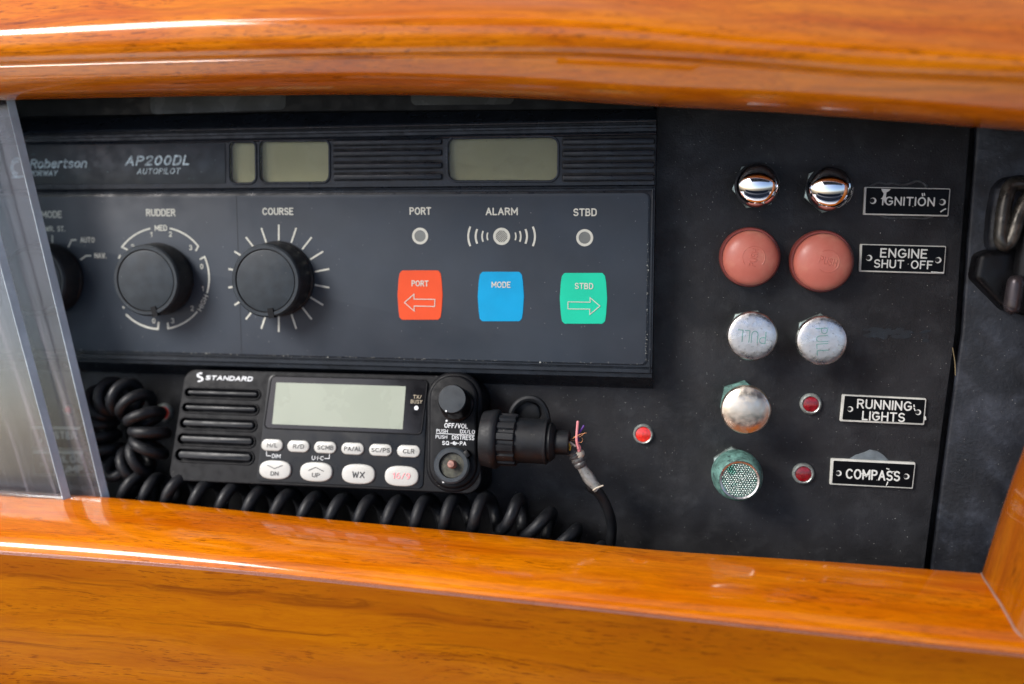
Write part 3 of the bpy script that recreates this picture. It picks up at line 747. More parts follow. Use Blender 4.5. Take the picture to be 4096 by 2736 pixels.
# indicators
for s, x0, x1, y0, y1 in (('PORT', 441, 555, 625, 666), ('ALARM', 839, 1008, 627, 668), ('STBD', 1297, 1421, 631, 673)): word(s, x0, x1, y0, y1, Z=B)
def ringp(c, Ro, Ri, name, zt=.0009, m_='print', parent=ap, P=PA, z0=.0005):
    return part(name, plate([circle(*c, Ro), circle(*c, Ri)], z0, zt), m_, parent, P.M, smooth=0)
sB = PA.sy(B(900, 780)) * .76545
for c in ((497, 776), (1357, 785)):
    q = PA.loc(B(*c), fo); r_ = ringp(q, 44 * sB, 31 * sB, 'indicator_ring'); part('indicator_lens', prism(circle(*q, 31 * sB), .0005, .0008), 'grey_dot', r_, PA.M)
q = PA.loc(B(923, 778), fo); al = ringp(q, 45 * sB, 31.5 * sB, 'sounder_ring'); part('sounder_disc', prism(circle(*q, 32 * sB), .0005, .0007), 'case', al, PA.M)
mesh_ = []
for k in range(-5, 6):
    for sgn in (1, -1):
        o_ = k * 7.6 * sB; R = 31.5 * sB
        if abs(o_) < R:
            hl = sqrt(R * R - o_ * o_); d = Vector((1, sgn)).normalized(); e = Vector((-d.y, d.x)); p0 = Vector(q) + e * o_ - d * hl; p1 = Vector(q) + e * o_ + d * hl; wv = e * 1.0 * sB
            z = .00076 if sgn > 0 else .00080
            mesh_.append(prism([tuple(p0 - wv), tuple(p1 - wv), tuple(p1 + wv), tuple(p0 + wv)], .0006, z))
part('sounder_mesh', join(mesh_), 'print', al, PA.M, smooth=0)
for x, hh, bend, wd in ((-172, 51, 8, 8), (-134, 38, 6, 8), (-101, 28, 4, 6.5), (-75, 20, 3, 5.5), (74, 20, -3, 5.5), (99, 28, -4, 6.5), (131, 38, -6, 8), (172, 51, -8, 8)):
    pts = [B(923 + x + bend * (t * t) * 1.4 - (bend * .3), 778 + t * hh) for t in (-1, -.66, -.33, 0, .33, .66, 1)]
    line(pts, PA, fo, wd, 'print', ap, 'sound_wave')
# keys
def key(x0, x1, y0, y1, m_, leg):
    cx, cy = (x0 + x1) / 2, (y0 + y1) / 2; hw, hh = (x1 - x0) / 2, (y1 - y0) / 2; pts = []
    cor = [(-.80, -1), (.80, -1), (.91, -.9), (.955, -.62), (1, 0), (.955, .62), (.91, .88), (.80, 1), (-.80, 1), (-.91, .88), (-.955, .62), (-1, 0), (-.955, -.62), (-.91, -.9)]
    q = [PA.loc(B(cx + a * hw, cy - b_ * hh), fo) for a, b_ in cor]
    k = part('key', prism(rpoly(q, .0012, 4), .0005, .00085, .0001, 1), m_, ap, PA.M)
    leg(k); return k
def k1(k):
    word('PORT', 452, 541, 1008, 1040, Z=B, parent=k, off=.0010, m_='print', bold=.01)
    line([B(*c) for c in ((415, 1124), (465, 1080), (465, 1106), (574, 1107), (573, 1144), (466, 1142), (466, 1168))], PA, .0010, 3, 'print', k, 'arrow', True)
def k2(k): word('MODE', 870, 970, 1014, 1047, Z=B, parent=k, off=.0010, bold=.01)
def k3(k):
    word('STBD', 1305, 1402, 1021, 1054, Z=B, parent=k, off=.0010, bold=.01)
    line([B(*c) for c in ((1437, 1142), (1385, 1098), (1386, 1122), (1270, 1120), (1270, 1157), (1384, 1158), (1384, 1186))], PA, .0010, 3, 'print', k, 'arrow', True)
key(379, 615, 956, 1214, 'red_btn', k1); key(798, 1040, 963, 1222, 'blue_btn', k2); key(1227, 1475, 969, 1235, 'green_btn', k3)

# ================================================================== dark instrument above the autopilot
PU = Plane(-.010)
up = pthing('dark_instrument', 'glossy black instrument strip just above the autopilot, under the wooden top rail', 'instrument', PU, O(700, 240))
part('case', prism([PU.loc(O(-330, 276)), PU.loc(O(700, 256)), PU.loc(O(1498, 250)), PU.loc(O(1498, 40)), PU.loc(O(-330, 40))], -.0098, 0, .0008), mat('dull_black_case', (.008, .009, .010), .5, spec=.25), up, PU.M)
grey_refl = mat('reflection_grey', (.085, .09, .085), .22, var=.3, vs=25)  # lighter patches paint reflections onto the black strip
part('reflection_patch', prism(quad(PU, [O(345, 120), O(655, 120), O(655, 251), O(345, 262)], .003, .0003), -.0001, .0004), grey_refl, up, PU.M)
part('reflection_patch', prism(quad(PU, [O(942, 120), O(1178, 120), O(1178, 239), O(942, 241)], .003, .0003), -.0001, .0004), grey_refl, up, PU.M)

# ================================================================== RADIO
vr = pthing('marine_radio', 'black marine VHF radio with pale display and white oval keys, below the autopilot', 'radio', PV, Cc(1000, 860))
sC = PV.sy(Cc(1200, 450)) * .59625
top_l, top_r, bot_r, bot_l = Cc(235, 45), Cc(2215, 95), Cc(2225, 885), Cc(120, 790)
bodyq = [PV.loc(c, 0) for c in (top_l, top_r, bot_r, bot_l)]
body_out = rpoly(bodyq, [.003, .008, .008, .004] if area2(bodyq) > 0 else [.005, .008, .010, .007][::1], 8)
slots = []
for (x0, x1, y0, y1) in ((228, 745, 168, 248), (211, 734, 268, 350), (195, 721, 369, 460), (179, 711, 474, 568), (163, 703, 578, 680)):
    l, r_ = PV.loc(Cc(x0, (y0 + y1) / 2 - 6), 0), PV.loc(Cc(x1, (y0 + y1) / 2 + 6), 0); h_ = (y1 - y0) * sC
    slots.append((l, r_, h_))
holes = [stadium((l[0] + r_[0]) / 2, (l[1] + r_[1]) / 2, (r_[0] - l[0]) - .0016, h_ - .0016) for l, r_, h_ in slots]
part('front_shell', plate([body_out] + holes, -.004, 0, .0006), 'radio', vr, PV.M, smooth=40)
part('body', prism(inset(body_out, .0008), -.030, -.0038, 0), 'radio', vr, PV.M)
part('slot_backing', prism(inset(body_out, .002), -.0042, -.0030, 0), 'pit', vr, PV.M)
for (l, r_, h_) in slots:
    cx, cy = (l[0] + r_[0]) / 2, (l[1] + r_[1]) / 2; w_ = r_[0] - l[0]
    s1 = part('speaker_slot', plate([stadium(cx, cy, w_, h_), stadium(cx, cy, w_ - .0017, h_ - .0017)], -.0004, .0006, .0003), 'radio', vr, PV.M)
    part('slat', prism(stadium(cx, cy + .0001, w_ - .0042, h_ - .0040), -.0032, .0002, .0006, 3), 'radio_face', s1, PV.M)
# face plate
fp = rpoly([PV.loc(Cc(*c)) for c in ((800, 84), (1868, 110), (1832, 850), (716, 796))], .0030, 6)
part('key_panel', prism(fp, -.0004, .0006, .0003), 'radio_face', vr, PV.M)
dw = rpoly([PV.loc(Cc(*c)) for c in ((820, 92), (1866, 118), (1822, 482), (770, 440))], .0024, 6)
part('display_bezel', plate([inset(dw, -.0004), inset(dw, .0003)], .0004, .0011, .0003), 'radio', vr, PV.M)
sc_ = part('display_screen', prism(inset(dw, .0003), .0004, .0008), 'screen', vr, PV.M)
part('display', prism(rpoly([PV.loc(Cc(*c), .0008) for c in ((848, 134), (1717, 160), (1695, 448), (820, 413))], .0003, 3), .0006, .00095), 'lcd_radio', sc_, PV.M)
def rw(s, x0, x1, y0, y1, m_='white_print', off=.0008, parent=vr, bold=.0, rot=0, **k): return word(s, x0, x1, y0, y1, Z=Cc, m_=m_, off=off, P=PV, parent=parent, bold=bold, rot=rot, **k)
tan_p = mat('tan_print', (.40, .34, .24), .5)
rw('TX/', 1766, 1822, 218, 243, tan_p, .0010, sc_); rw('BUSY', 1749, 1826, 250, 276, tan_p, .0010, sc_)
part('indicator_lens', prism(circle(*PV.loc(Cc(1790, 306)), 15 * sC, 20), .0006, .0010), 'white_print', sc_, PV.M)
text('STANDARD', Cc(531, 106), 316 * .596, 32 * .596, PV, .0002, 'white_print', vr, 0, .22, stroke=.25, space=.9)
for k, (dx, dy) in enumerate(((0, 0), (5, -2), (-5, 2))):
    pts = []
    for a in range(40, 275, 24): pts.append(Cc(335 + dx + 15 * cos(radians(a)), 84 + dy - 13 * sin(radians(a)) + 0))
    for a in range(85, -150, -24): pts.append(Cc(335 + dx + 16 * cos(radians(a)), 112 + dy - 14 * sin(radians(a))))
    line(pts, PV, .0002 + k * .00004, 3.0, 'white_print', vr, 'logo')
for s, x, y, w_ in (('H/L', 820, 554, 145), ('R/D', 996, 562, 148), ('SCMB', 1176, 570, 150), ('PA/AL', 1360, 578, 152), ('SC/PS', 1547, 587, 154), ('CLR', 1735, 595, 156)):
    c = PV.loc(Cc(x, y), .001); tw = {'H/L': 70, 'R/D': 74, 'SCMB': 110, 'PA/AL': 116, 'SC/PS': 126, 'CLR': 78}[s]
    sx_ = PV.sx(Cc(x, y)) * .59625
    k = part('key', prism(stadium(*c, w_ * sx_, 80 * sC), .0002, .0016, .0006, 3), 'key', vr, PV.M)
    rw(s, x - tw / 2, x + tw / 2, y - 15, y + 16, 'dark_print', .0017, k, stroke=.19)
for s, x, y, w_, h_ in (('DN', 841, 720, 212, 128), ('UP', 1116, 734, 216, 130), ('WX', 1399, 748, 222, 132), ('16/9', 1689, 762, 227, 134)):
    c = PV.loc(Cc(x, y), .001); sx_ = PV.sx(Cc(x, y)) * .59625; W_, H_ = w_ * sx_ / 2, h_ * sC / 2
    pts = [(c[0] + W_ * abs(cos(a)) ** .72 * (1 if cos(a) > 0 else -1), c[1] + H_ * abs(sin(a)) ** .80 * (1 if sin(a) > 0 else -1)) for a in [2 * pi * i / 48 + .01 for i in range(48)]]
    k = part('key', prism(pts, .0002, .0018, .0007, 3, .0003), 'key', vr, PV.M)
    if s == 'DN': rw(s, x - 33, x + 19, y + 10, y + 39, 'dark_print', .0023, k); line([Cc(786, 688), Cc(835, 712), Cc(887, 690)], PV, .0022, 2.6, 'dark_print', k, 'arrow')
    if s == 'UP': rw(s, x - 30, x + 22, y + 6, y + 36, 'dark_print', .0023, k); line([Cc(1062, 724), Cc(1111, 703), Cc(1163, 729)], PV, .0022, 2.6, 'dark_print', k, 'arrow')
    if s == 'WX': rw(s, x - 44, x + 40, y - 17, y + 26, 'dark_print', .0023, k, bold=.01)
    if s == '16/9': rw(s, x - 62, x + 56, y - 22, y + 20, 'red_print', .0023, k)
rw('DIM', 818, 876, 614, 641); line([Cc(782, 594), Cc(782, 625), Cc(812, 627)], PV, .0008, 2.4, 'white_print', vr)
rw('U·I·C', 1085, 1166, 627, 655); line([Cc(1170, 644), Cc(1203, 644), Cc(1204, 613)], PV, .0008, 2.4, 'white_print', vr)
# control pod on the right
def pod(grow, z0, z1, bev, name, m_):
    cor = [Cc(1868 - grow, 70 - grow), Cc(2218 + grow, 80 - grow), Cc(2212 + grow, 868 + grow), Cc(1862 - grow, 855 + grow)]
    return part(name, prism(rpoly([PV.loc(c) for c in cor], 165 * sC + grow * sC, 14), z0, z1, bev, 4), m_, vr, PV.M, smooth=50)
pod(14, -.020, .0010, .0022, 'control_pod', 'radio'); pod(-14, .0006, .0030, .0016, 'pod_rim', 'radio')
def ctrl(base, top, rb, rt, z0, z1, m_, name, parent=vr, extra=None):
    bx, by = PV.loc(Cc(*base), z0); tx, ty = PV.loc(Cc(*top), z1); Rb, Rt = rb * sC, rt * sC
    prof = extra or [(Rb, z0), (Rb, z0 + .0015), (Rt + .0004, z0 + .0022), (Rt, z1 - .0010), (Rt - .0003, z1 - .0003), (Rt - .0010, z1), (0, z1)]
    me = lathe(prof, (0, 0), 56)
    for v in me.vertices:
        t = (v.co.z - z0) / (z1 - z0); v.co.x += bx + (tx - bx) * t; v.co.y += by + (ty - by) * t
    return part(name, me, m_, parent, PV.M)
zp = .0030
k = ctrl((2060, 285), (2027, 245), 112, 97, zp, .0145, 'black', 'volume_knob')
tx, ty = PV.loc(Cc(2027, 245), .0145); part('knob_cap', lathe([(90 * sC, .0143), (88 * sC, .0149), (0, .0150)], (tx, ty), 48), 'knobtop', k, PV.M)
part('pointer_dot', prism(circle(*PV.loc(Cc(1987, 326), .0148), 6.5 * sC, 14), .0140, .0152), 'white_print', k, PV.M)
wp = 'white_print'
part('index_dot', prism(circle(*PV.loc(Cc(1990, 391), zp), 7 * sC, 14), zp - .0002, zp + .00015), wp, vr, PV.M)
part('index_dot', prism(circle(*PV.loc(Cc(1968, 801), zp), 7 * sC, 14), zp - .0002, zp + .00015), wp, vr, PV.M)
zt = zp + .0001
rw('OFF/VOL', 1974, 2133, 408, 441, off=zt, bold=.012); rw('PUSH', 1921, 1998, 447, 472, off=zt); rw('DX/LO', 2080, 2180, 451, 478, off=zt)
line([Cc(1919, 475), Cc(2177, 488)], PV, zt, 2.4, wp, vr)
rw('PUSH', 1916, 1994, 487, 511, off=zt); rw('DISTRESS', 2025, 2176, 490, 519, off=zt); rw('SQ', 1960, 2007, 526, 554, off=zt, bold=.012); rw('PA', 2078, 2122, 530, 557, off=zt, bold=.012)
line([Cc(2016, 541), Cc(2032, 541)], PV, zt, 2.6, wp, vr); line([Cc(2056, 542), Cc(2072, 543)], PV, zt, 2.6, wp, vr)
line([Cc(2044 + 11 * cos(radians(a)), 541 + 11 * sin(radians(a))) for a in range(-40, 275, 24)], PV, zt, 3, wp, vr)
line([Cc(2044 + 4 * cos(radians(a)), 541 + 4 * sin(radians(a))) for a in range(0, 361, 45)], PV, zt, 3, wp, vr)
# bare squelch shaft in its ring
cc = PV.loc(Cc(2033, 692), zp)
R = 118 * sC
part('squelch_ring', lathe([(R, zp - .0005), (R, zp + .0030), (R - .0008, zp + .0036), (R - .0026, zp + .0036), (R - .0030, zp + .0010), (0, zp + .0010)], cc, 56), 'knobtop', vr, PV.M)
grm = mat('grimy_brass_well', (.035, .034, .022), .6, var=.6, vs=500, wear=.6, wearc=(.10, .12, .09), ws=500)
sq = part('squelch_well', lathe([(R - .0028, zp + .0009), (R - .0030, zp + .0018), (.0012, zp + .0019), (0, zp + .0019)], cc, 40), grm, vr, PV.M)
c2 = PV.loc(Cc(2020, 682), zp + .006)
part('shaft', lathe([(.0022, zp + .001), (.0021, zp + .0055), (.0016, zp + .0066), (0, zp + .0069)], c2, 24), mat('rusty_shaft', (.30, .15, .12), .5, var=.4, vs=700), sq, PV.M)
tabp = [PV.loc(Cc(*c), .006) for c in ((2103, 605), (2128, 585), (2152, 622), (2128, 645))]
part('ring_tab', prism(tabp, zp, zp + .0045, .0004), 'black', vr, PV.M)

# ================================================================== microphone plug in the side of the radio
PY = -.034
axc0 = at(E(620, 598), PY); axc1 = at(E(1232, 630), PY)
d = (axc1 - axc0).normalized(); zz = d; xx = Vector((0, -1, 0)); xx = (xx - zz * xx.dot(zz)).normalized(); yy = zz.cross(xx)
MP = Matrix((xx, yy, zz)).transposed().to_4x4(); MP.translation = axc0
s_ = (axc1 - axc0).length / (1232 - 620)          # metres per E pixel along the axis
plug = thing('microphone_plug', 'black rubber-sheathed round plug pushed into the side of the radio', 'plug', MP)
part('flange', lathe([(0, -.004), (212 * s_, -.004), (228 * s_, .0008), (232 * s_, 40 * s_), (222 * s_, 62 * s_), (206 * s_, 72 * s_), (0, 72 * s_)], n=48), 'rubber', plug, MP, smooth=40)
vs, fs = [], []; nn = 112
for z_, rr in ((66 * s_, 196), (72 * s_, 204), (200 * s_, 203), (206 * s_, 197)):
    for i in range(nn):
        g = 1 if (i % 8) < 5 else .93; a = 2 * pi * i / nn; vs.append((rr * g * s_ * cos(a), rr * g * s_ * sin(a), z_))
for k in range(3):
    for i in range(nn): j = (i + 1) % nn; fs.append((k * nn + i, k * nn + j, (k + 1) * nn + j, (k + 1) * nn + i))
fs += [list(range(nn))[::-1], [3 * nn + i for i in range(nn)]]
part('grip_ring', mk(vs, fs), 'rubber', plug, MP)
part('sleeve', lathe([(0, 198 * s_), (168 * s_, 198 * s_), (174 * s_, 206 * s_), (172 * s_, 425 * s_), (176 * s_, 430 * s_), (176 * s_, 442 * s_), (165 * s_, 448 * s_), (0, 448 * s_)], n=48), 'rubber', plug, MP)
part('collar', lathe([(0, 440 * s_), (148 * s_, 440 * s_), (152 * s_, 470 * s_), (128 * s_, 498 * s_), (100 * s_, 506 * s_), (0, 506 * s_)], n=40), 'rubber', plug, MP)
part('cable_neck', lathe([(0, 500 * s_), (92 * s_, 500 * s_), (95 * s_, 520 * s_), (93 * s_, 606 * s_), (86 * s_, 612 * s_), (60 * s_, 612 * s_), (58 * s_, 590 * s_), (0, 590 * s_)], n=36), 'rubber', plug, MP)
cap = [at(E(*c), -.020) for c in ((770, 430), (785, 370), (830, 310), (895, 280), (960, 285), (1010, 320), (1045, 380), (1062, 460))]
part('dust_cap_strap', tube(catmull(cap, 5), .0016, 8), 'rubber', plug)
P8 = Plane(-.0165)
part('dust_cap', prism(rpoly([P8.loc(E(*c)) for c in ((790, 460), (800, 350), (900, 300), (985, 330), (1020, 460))], .004, 5), -.004, .001, .001), 'rubber', plug, P8.M)

# ================================================================== cut cable
cab = thing('severed_cable', 'torn black cable with bare pink and purple wires, hanging right of the plug', 'cable', I4, at(E(1255, 660), -.030))
path = [at(E(*c), y) for c, y in (((1400, 975), -.030), ((1450, 1010), -.029), ((1502, 1090), -.027), ((1540, 1180), -.025), ((1562, 1280), -.022), ((1555, 1400), -.020), ((1530, 1520), -.018))]
path = [at(E(1385, 920), -.030)] + path
part('jacket', tube(catmull(path), 41 * s_, 16), 'cord', cab)
sl = catmull([at(E(*c), -.031) for c in ((1268, 700), (1300, 775), (1350, 855), (1400, 930), (1455, 990))], 6)
part('sleeve', tube(sl, [(44 + 5 * sin(i * .5)) * s_ for i in range(len(sl))], 18, cap=False), 'sleeve', cab)
part('sleeve_lip', tube([at(E(1418, 1000), -.0335), at(E(1440, 985), -.0345), at(E(1492, 965), -.0335)], .0004, 6), 'cream', cab)
tp = catmull([at(E(*c), -.0312) for c in ((1258, 690), (1285, 740), (1312, 790))], 5)
part('tape_wrap', tube(tp, [(50 + 6 * sin(i * 1.9)) * s_ for i in range(len(tp))], 18), 'tape', cab)
fl = catmull([at(E(*c), -.0312) for c in ((1228, 640), (1248, 660), (1278, 690), (1300, 715))], 5)
part('filler', tube(fl, [(22 + i * 1.6 + 3 * sin(i * 2.2)) * s_ for i in range(len(fl))], 14), 'cream', cab)
def wire(pts, r, m_, dep=-.0345, name='wire'): return part(name, tube(catmull([at(E(*c), dep) for c in pts], 6), r * s_, 8), m_, cab)
wire([(1296, 466), (1288, 560), (1287, 620), (1300, 672)], 10, 'pink'); wire([(1290, 640), (1308, 665), (1305, 690)], 13, 'pink', -.0335)
wire([(1342, 498), (1312, 545), (1298, 580), (1300, 640)], 8, 'purple', -.033); wire([(1228, 640), (1236, 660), (1232, 685)], 8, 'yellow', -.0345)
for k, pts in enumerate((((1235, 600), (1270, 590), (1310, 565), (1365, 552)), ((1300, 625), (1325, 625), (1335, 605), (1328, 590)), ((1235, 605), (1258, 590), (1295, 565)), ((1300, 590), (1330, 570), (1350, 550)), ((1240, 610), (1275, 612), (1285, 600)))):
    wire(pts, 1.6, 'copper', -.0350 + k * .0004, 'strand')
wire([(1235, 625), (1255, 640), (1275, 655)], 7, 'cream', -.035)

# ================================================================== coiled microphone cord
def coil(axis, pitch_f, R, r, phase=0):
    ax = catmull(axis, 10); fr = frames(ax); out = []; t = phase
    for i in range(len(ax) - 1):
        pitch = pitch_f(i / 10); seg = (ax[i + 1] - ax[i]).length; k = max(2, int(seg / (pitch / 22)))
        for s in range(k):
            f = s / k; p = ax[i].lerp(ax[i + 1], f); T = (fr[i][0].lerp(fr[i + 1][0], f)).normalized()
            fwd = Vector((0, -1, 0)); u = (fwd - T * fwd.dot(T)).normalized(); v = T.cross(u)
            t += (seg / k) / pitch * 2 * pi
            out.append(p + u * (R * cos(t)) + v * (-R * sin(t) * -1) * -1)
    return out
ax1 = [at(L(800, 960), -.020), at(L(740, 800), -.020), at(L(690, 650), -.020), at(L(690, 500), -.021), at(L(770, 420), -.023), at(L(890, 425), -.025), at(L(990, 520), -.027), at(L(1045, 650), -.027), at(L(1030, 790), -.027),
       at(L(930, 880), -.026), at(L(850, 960), -.026), at(L(930, 1040), -.028), at(L(1100, 1085), -.030), at(O(388, 1122), -.031), at(O(460, 1138), -.031), at(O(600, 1158), -.031),
       at(O(754, 1176), -.031), at(O(930, 1183), -.031), at(O(1112, 1176), -.030), at(O(1180, 1180), -.027), at(O(1240, 1204), -.025), at(O(1330, 1262), -.022), at(O(1420, 1330), -.020)]
cp = coil(ax1, lambda k: .0085 if k < 9 else (.0085 + (k - 9) * .0016 if k < 13 else .0150), .0082, .003, .6)
single('coiled_cord', tube(cp, .0031, 12), 'cord', 'black coiled rubber microphone cord looping left of the radio and along the ledge below it', 'coiled cord')

# ================================================================== push buttons and pulls on the dash
sG = PD.sy(G(600, 600)) * .60590; sH = PD.sy(H(500, 300)) * .85226
def hexpts(c, r, rot): return [(c[0] + r * cos(radians(rot + 60 * i)), c[1] + r * sin(radians(rot + 60 * i))) for i in range(6)]
def dome(Rr, z0, z1, n=10): return [(Rr * cos(pi / 2 * i / n), z0 + (z1 - z0) * sin(pi / 2 * i / n)) for i in range(n + 1)]
def chrome_btn(name, label, capc, nutc, rot):
    t = pthing(name, label, 'push button', PD, G(*nutc), 'chrome ignition push buttons')
    c = PD.loc(G(*nutc), .002); q = PD.loc(G(*capc), .013)
    part('nut', prism(hexpts(c, 158 * sG, rot), 0, .0032, .0004), 'oldnut', t, PD.M)
    part('collar', lathe([(138 * sG, .003), (138 * sG, .0065), (120 * sG, .0068), (0, .0068)], q, 40), 'black', t, PD.M)
    Rc = 147 * sG
    part('cap', lathe([(Rc * .9, .006), (Rc, .0075), (Rc, .0095)] + [(Rc * cos(a), .0095 + .0075 * sin(a)) for a in [pi / 2 * i / 12 for i in range(1, 12)]] + [(0, .017)], q, 64), 'chrome', t, PD.M)
chrome_btn('chrome_button', 'shiny chrome domed push button, the left one of the top pair', (547, 312), (536, 318), 8)
chrome_btn('chrome_button', 'shiny chrome domed push button nearest the ignition nameplate', (1030, 333), (1008, 340), 20)

def red_btn(label, c_, rx, rot, mir, tr):
    t = pthing('red_button', label, 'push button', PD, G(*c_), 'red rubber engine shut off buttons')
    z = .0105; q = PD.loc(G(*c_), .005); R_ = rx * sG * .97
    part('bezel', lathe([(R_ + .0006, 0), (R_ + .0006, .0060), (R_ + .0001, .0072), (R_ - .0008, .0072), (R_ - .0010, .004), (0, .004)], q, 64), 'rim_red', t, PD.M)
    q2 = (q[0] + .0003, q[1] - .0003); R2 = R_ - .0007
    f = lambda x, y: .0085 + .0058 * sqrt(max(0, 1 - (((x - q2[0]) ** 2 + (y - q2[1]) ** 2) / R2 ** 2)))
    k = part('cap', lathe([(R2, .0045)] + dome(R2, .0085, .0143, 16), q2, 72), 'rubber_red', t, PD.M)
    p_ = G(*tr)
    c0 = PD.loc(p_, .0143)
    for rr in (72 * sG,):
        part('emblem_ring', tube([(c0[0] + rr * cos(radians(a)), c0[1] + rr * sin(radians(a)), f(c0[0] + rr * cos(radians(a)), c0[1] + rr * sin(radians(a)))) for a in range(rot - 120, rot + 141, 8)], .00022, 6), 'rubber_red', k, PD.M)
    engraved('PUSH', p_, 120 * .606, 50 * .606, PD, .0143, 'rubber_red', k, stroke=.13, rot=rot, conform=f)
red_btn('faded red rubber push button left of the pair, emblem turned upright', (492, 790), 195, 80, 0, (520, 792))
red_btn('faded red rubber push button nearest the engine shut off nameplate', (966, 817), 200, 165 - 180, 0, (1010, 818))

def pull(label, capc, nutc, rot, z1, Rcap, nutr, txt, capm, nutm, group, Z=G, s_=None, name='pull_knob', domed=.0006):
    s_ = s_ or sG
    t = pthing(name, label, 'pull knob', PD, Z(*nutc), group)
    c = PD.loc(Z(*nutc), .002); q = PD.loc(Z(*capc), z1)
    part('nut', prism(hexpts(c, nutr * s_, rot), 0, .0030, .0004), nutm, t, PD.M)
    part('stem', tube([(c[0], c[1], .002), (q[0], q[1], z1 - .003)], .0045, 20, cap=False), nutm, t, PD.M)
    R_ = Rcap * s_
    k = part('cap', lathe([(0, z1 - .0075), (R_ * .80, z1 - .0072), (R_ * .97, z1 - .0055), (R_, z1 - .0035), (R_, z1 - .0012), (R_ - .0006, z1 - .0003), (R_ - .0014, z1)] + [(R_ * a, z1 + domed * (1 - a * a)) for a in (.8, .6, .4, .2)] + [(0, z1 + domed)], q, 64), capm, t, PD.M)
    if txt: engraved('PULL', Z(*txt[0]), txt[1], txt[2], PD, z1 + .0006, 'grey_engrave', k, stroke=.075, rot=txt[3], sq=.3, sp=.22)
    return t
pull('pitted flat silver knob with upside-down PULL engraving, left of its pair', (510, 1313), (492, 1280), 10, .020, 160, 150, ((506, 1315), 190 * .606, 82 * .606, 176), 'pitted', 'oldnut', 'silver pull knobs below the red buttons')
pull('pitted flat silver knob with PULL engraving reading downwards, right of its pair', (970, 1343), (944, 1310), 25, .020, 159, 150, ((972, 1348), 190 * .606, 76 * .606, -85), 'pitted', 'oldnut', 'silver pull knobs below the red buttons')
pull('smooth worn champagne-silver knob with green corroded nut, level with the running lights plate', (333, 283), (308, 240), 20, .027, 108, 98, None, 'satin', 'verdigris', None, Z=H, s_=sH, domed=.0022)
# compass knob
t = pthing('knurled_knob', 'green corroded knob with dimpled face, level with the compass plate', 'pull knob', PD, H(285, 560))
c = PD.loc(H(272, 552), .002); z1 = .026; q = PD.loc(H(303, 612), z1); qb = PD.loc(H(298, 600), .017)
part('nut', prism(hexpts(c, 98 * sH, 35), 0, .003, .0004), 'oldnut', t, PD.M)
Rf = 88 * sH * .95; Rb = 118 * sH * .96
me = lathe([(Rb * .72, 0), (Rb * .76, .006), (Rb * .92, .010), (Rb, .014), (Rb, .018), (Rb * .96, .0205), (Rf + .0008, z1 - .0008), (Rf, z1 - .0002), (Rf - .0004, z1 - .0010), (0, z1 - .0010)], (0, 0), 64)
for v in me.vertices:
    tt = v.co.z / z1; v.co.x += c[0] + (q[0] - c[0]) * tt; v.co.y += c[1] + (q[1] - c[1]) * tt
k = part('barrel', me, 'verdigris', t, PD.M)
part('face_ring', lathe([(Rf + .0006, z1 - .0008), (Rf + .0002, z1 + .0001), (Rf - .0006, z1 - .0002), (Rf - .0008, z1 - .0010)], q, 48), 'pitted', k, PD.M)
dimp = bpy.data.materials.new('dimpled_green_silver'); dimp.use_nodes = True; nt = dimp.node_tree; b = nt.nodes['Principled BSDF']
tc = nt.nodes.new('ShaderNodeTexCoord')
cg = mixc(nt, ramp(nt, noise(nt, tc.outputs['Object'], 160, 4), .50, .62), (.58, .66, .63), (.16, .42, .35)); nt.links.new(cg, b.inputs['Base Color'])
b.inputs['Metallic'].default_value = .9; b.inputs['Roughness'].default_value = .22
dm = []
rows_ = 15; stp = 2 * Rf / rows_
for i in range(-9, 10):
    for j in range(-11, 12):
        X = (i + (.5 if j % 2 else 0)) * stp; Y = j * stp * .866
        if X * X + Y * Y < (Rf - .0009) ** 2:
            X += random.uniform(-.1, .1) * stp; Y += random.uniform(-.1, .1) * stp; r0 = stp * .47
            pr = [(r0, 0), (r0 * .8, .0004), (r0 * .4, .00065), (0, .0007)]
            vs, fs = [], []
            for a in range(7):
                for r, z in pr[:-1]: vs.append((X + r * cos(a * 2 * pi / 7), Y + r * sin(a * 2 * pi / 7), z))
            vs.append((X, Y, pr[-1][1]))
            for a in range(7):
                b2 = (a + 1) % 7
                fs += [(a * 3, b2 * 3, b2 * 3 + 1, a * 3 + 1), (a * 3 + 1, b2 * 3 + 1, b2 * 3 + 2, a * 3 + 2), (a * 3 + 2, b2 * 3 + 2, 21)]
            dm.append(mk(vs, fs))
dmj = join(dm); dmj.transform(Matrix.Translation((q[0], q[1], z1 - .0009)))
o = part('face_dimples', dmj, dimp, k, PD.M, smooth=80); o['kind'] = 'stuff'

# indicator lamps
def lamp(label, p, R_, r_, m_, group='small red indicator lamps'):
    t = pthing('indicator_lamp', label, 'indicator lamp', PD, p, group); q = PD.loc(p, .002); sp = PD.sy(p)
    R_, r_ = R_ * sp, r_ * sp
    z_ = part('bezel', lathe([(R_, 0), (R_, .0010), (R_ - .0003, .0018), (r_ + .0004, .0024), (r_, .0021), (r_ - .0001, .0010), (0, .0010)], q, 48), 'bezel', t, PD.M)
    part('lens', lathe([(r_ - .00005, .0009), (r_ - .0002, .0017), (r_ * .6, .0021), (0, .0023)], q, 40), m_, t, PD.M)
lamp('bright red lit-looking round lamp in silver bezel, alone right of the torn cable', E(1808, 565), 39, 31, 'lamp_on')
lamp('small dark red lamp in greenish bezel beside the running lights nameplate', H(638, 255), 42, 31, 'lamp')
lamp('small dark red lamp in grey bezel beside the compass nameplate', H(603, 583), 42, 31, 'lamp')
lamp('red lamp half hidden behind the coiled cord, left of the radio', L(1135, 525), 36, 26, 'lamp_on')
lamp('tiny red lamp seen through the acrylic doors', L(470, 505), 20, 15, 'lamp_on')

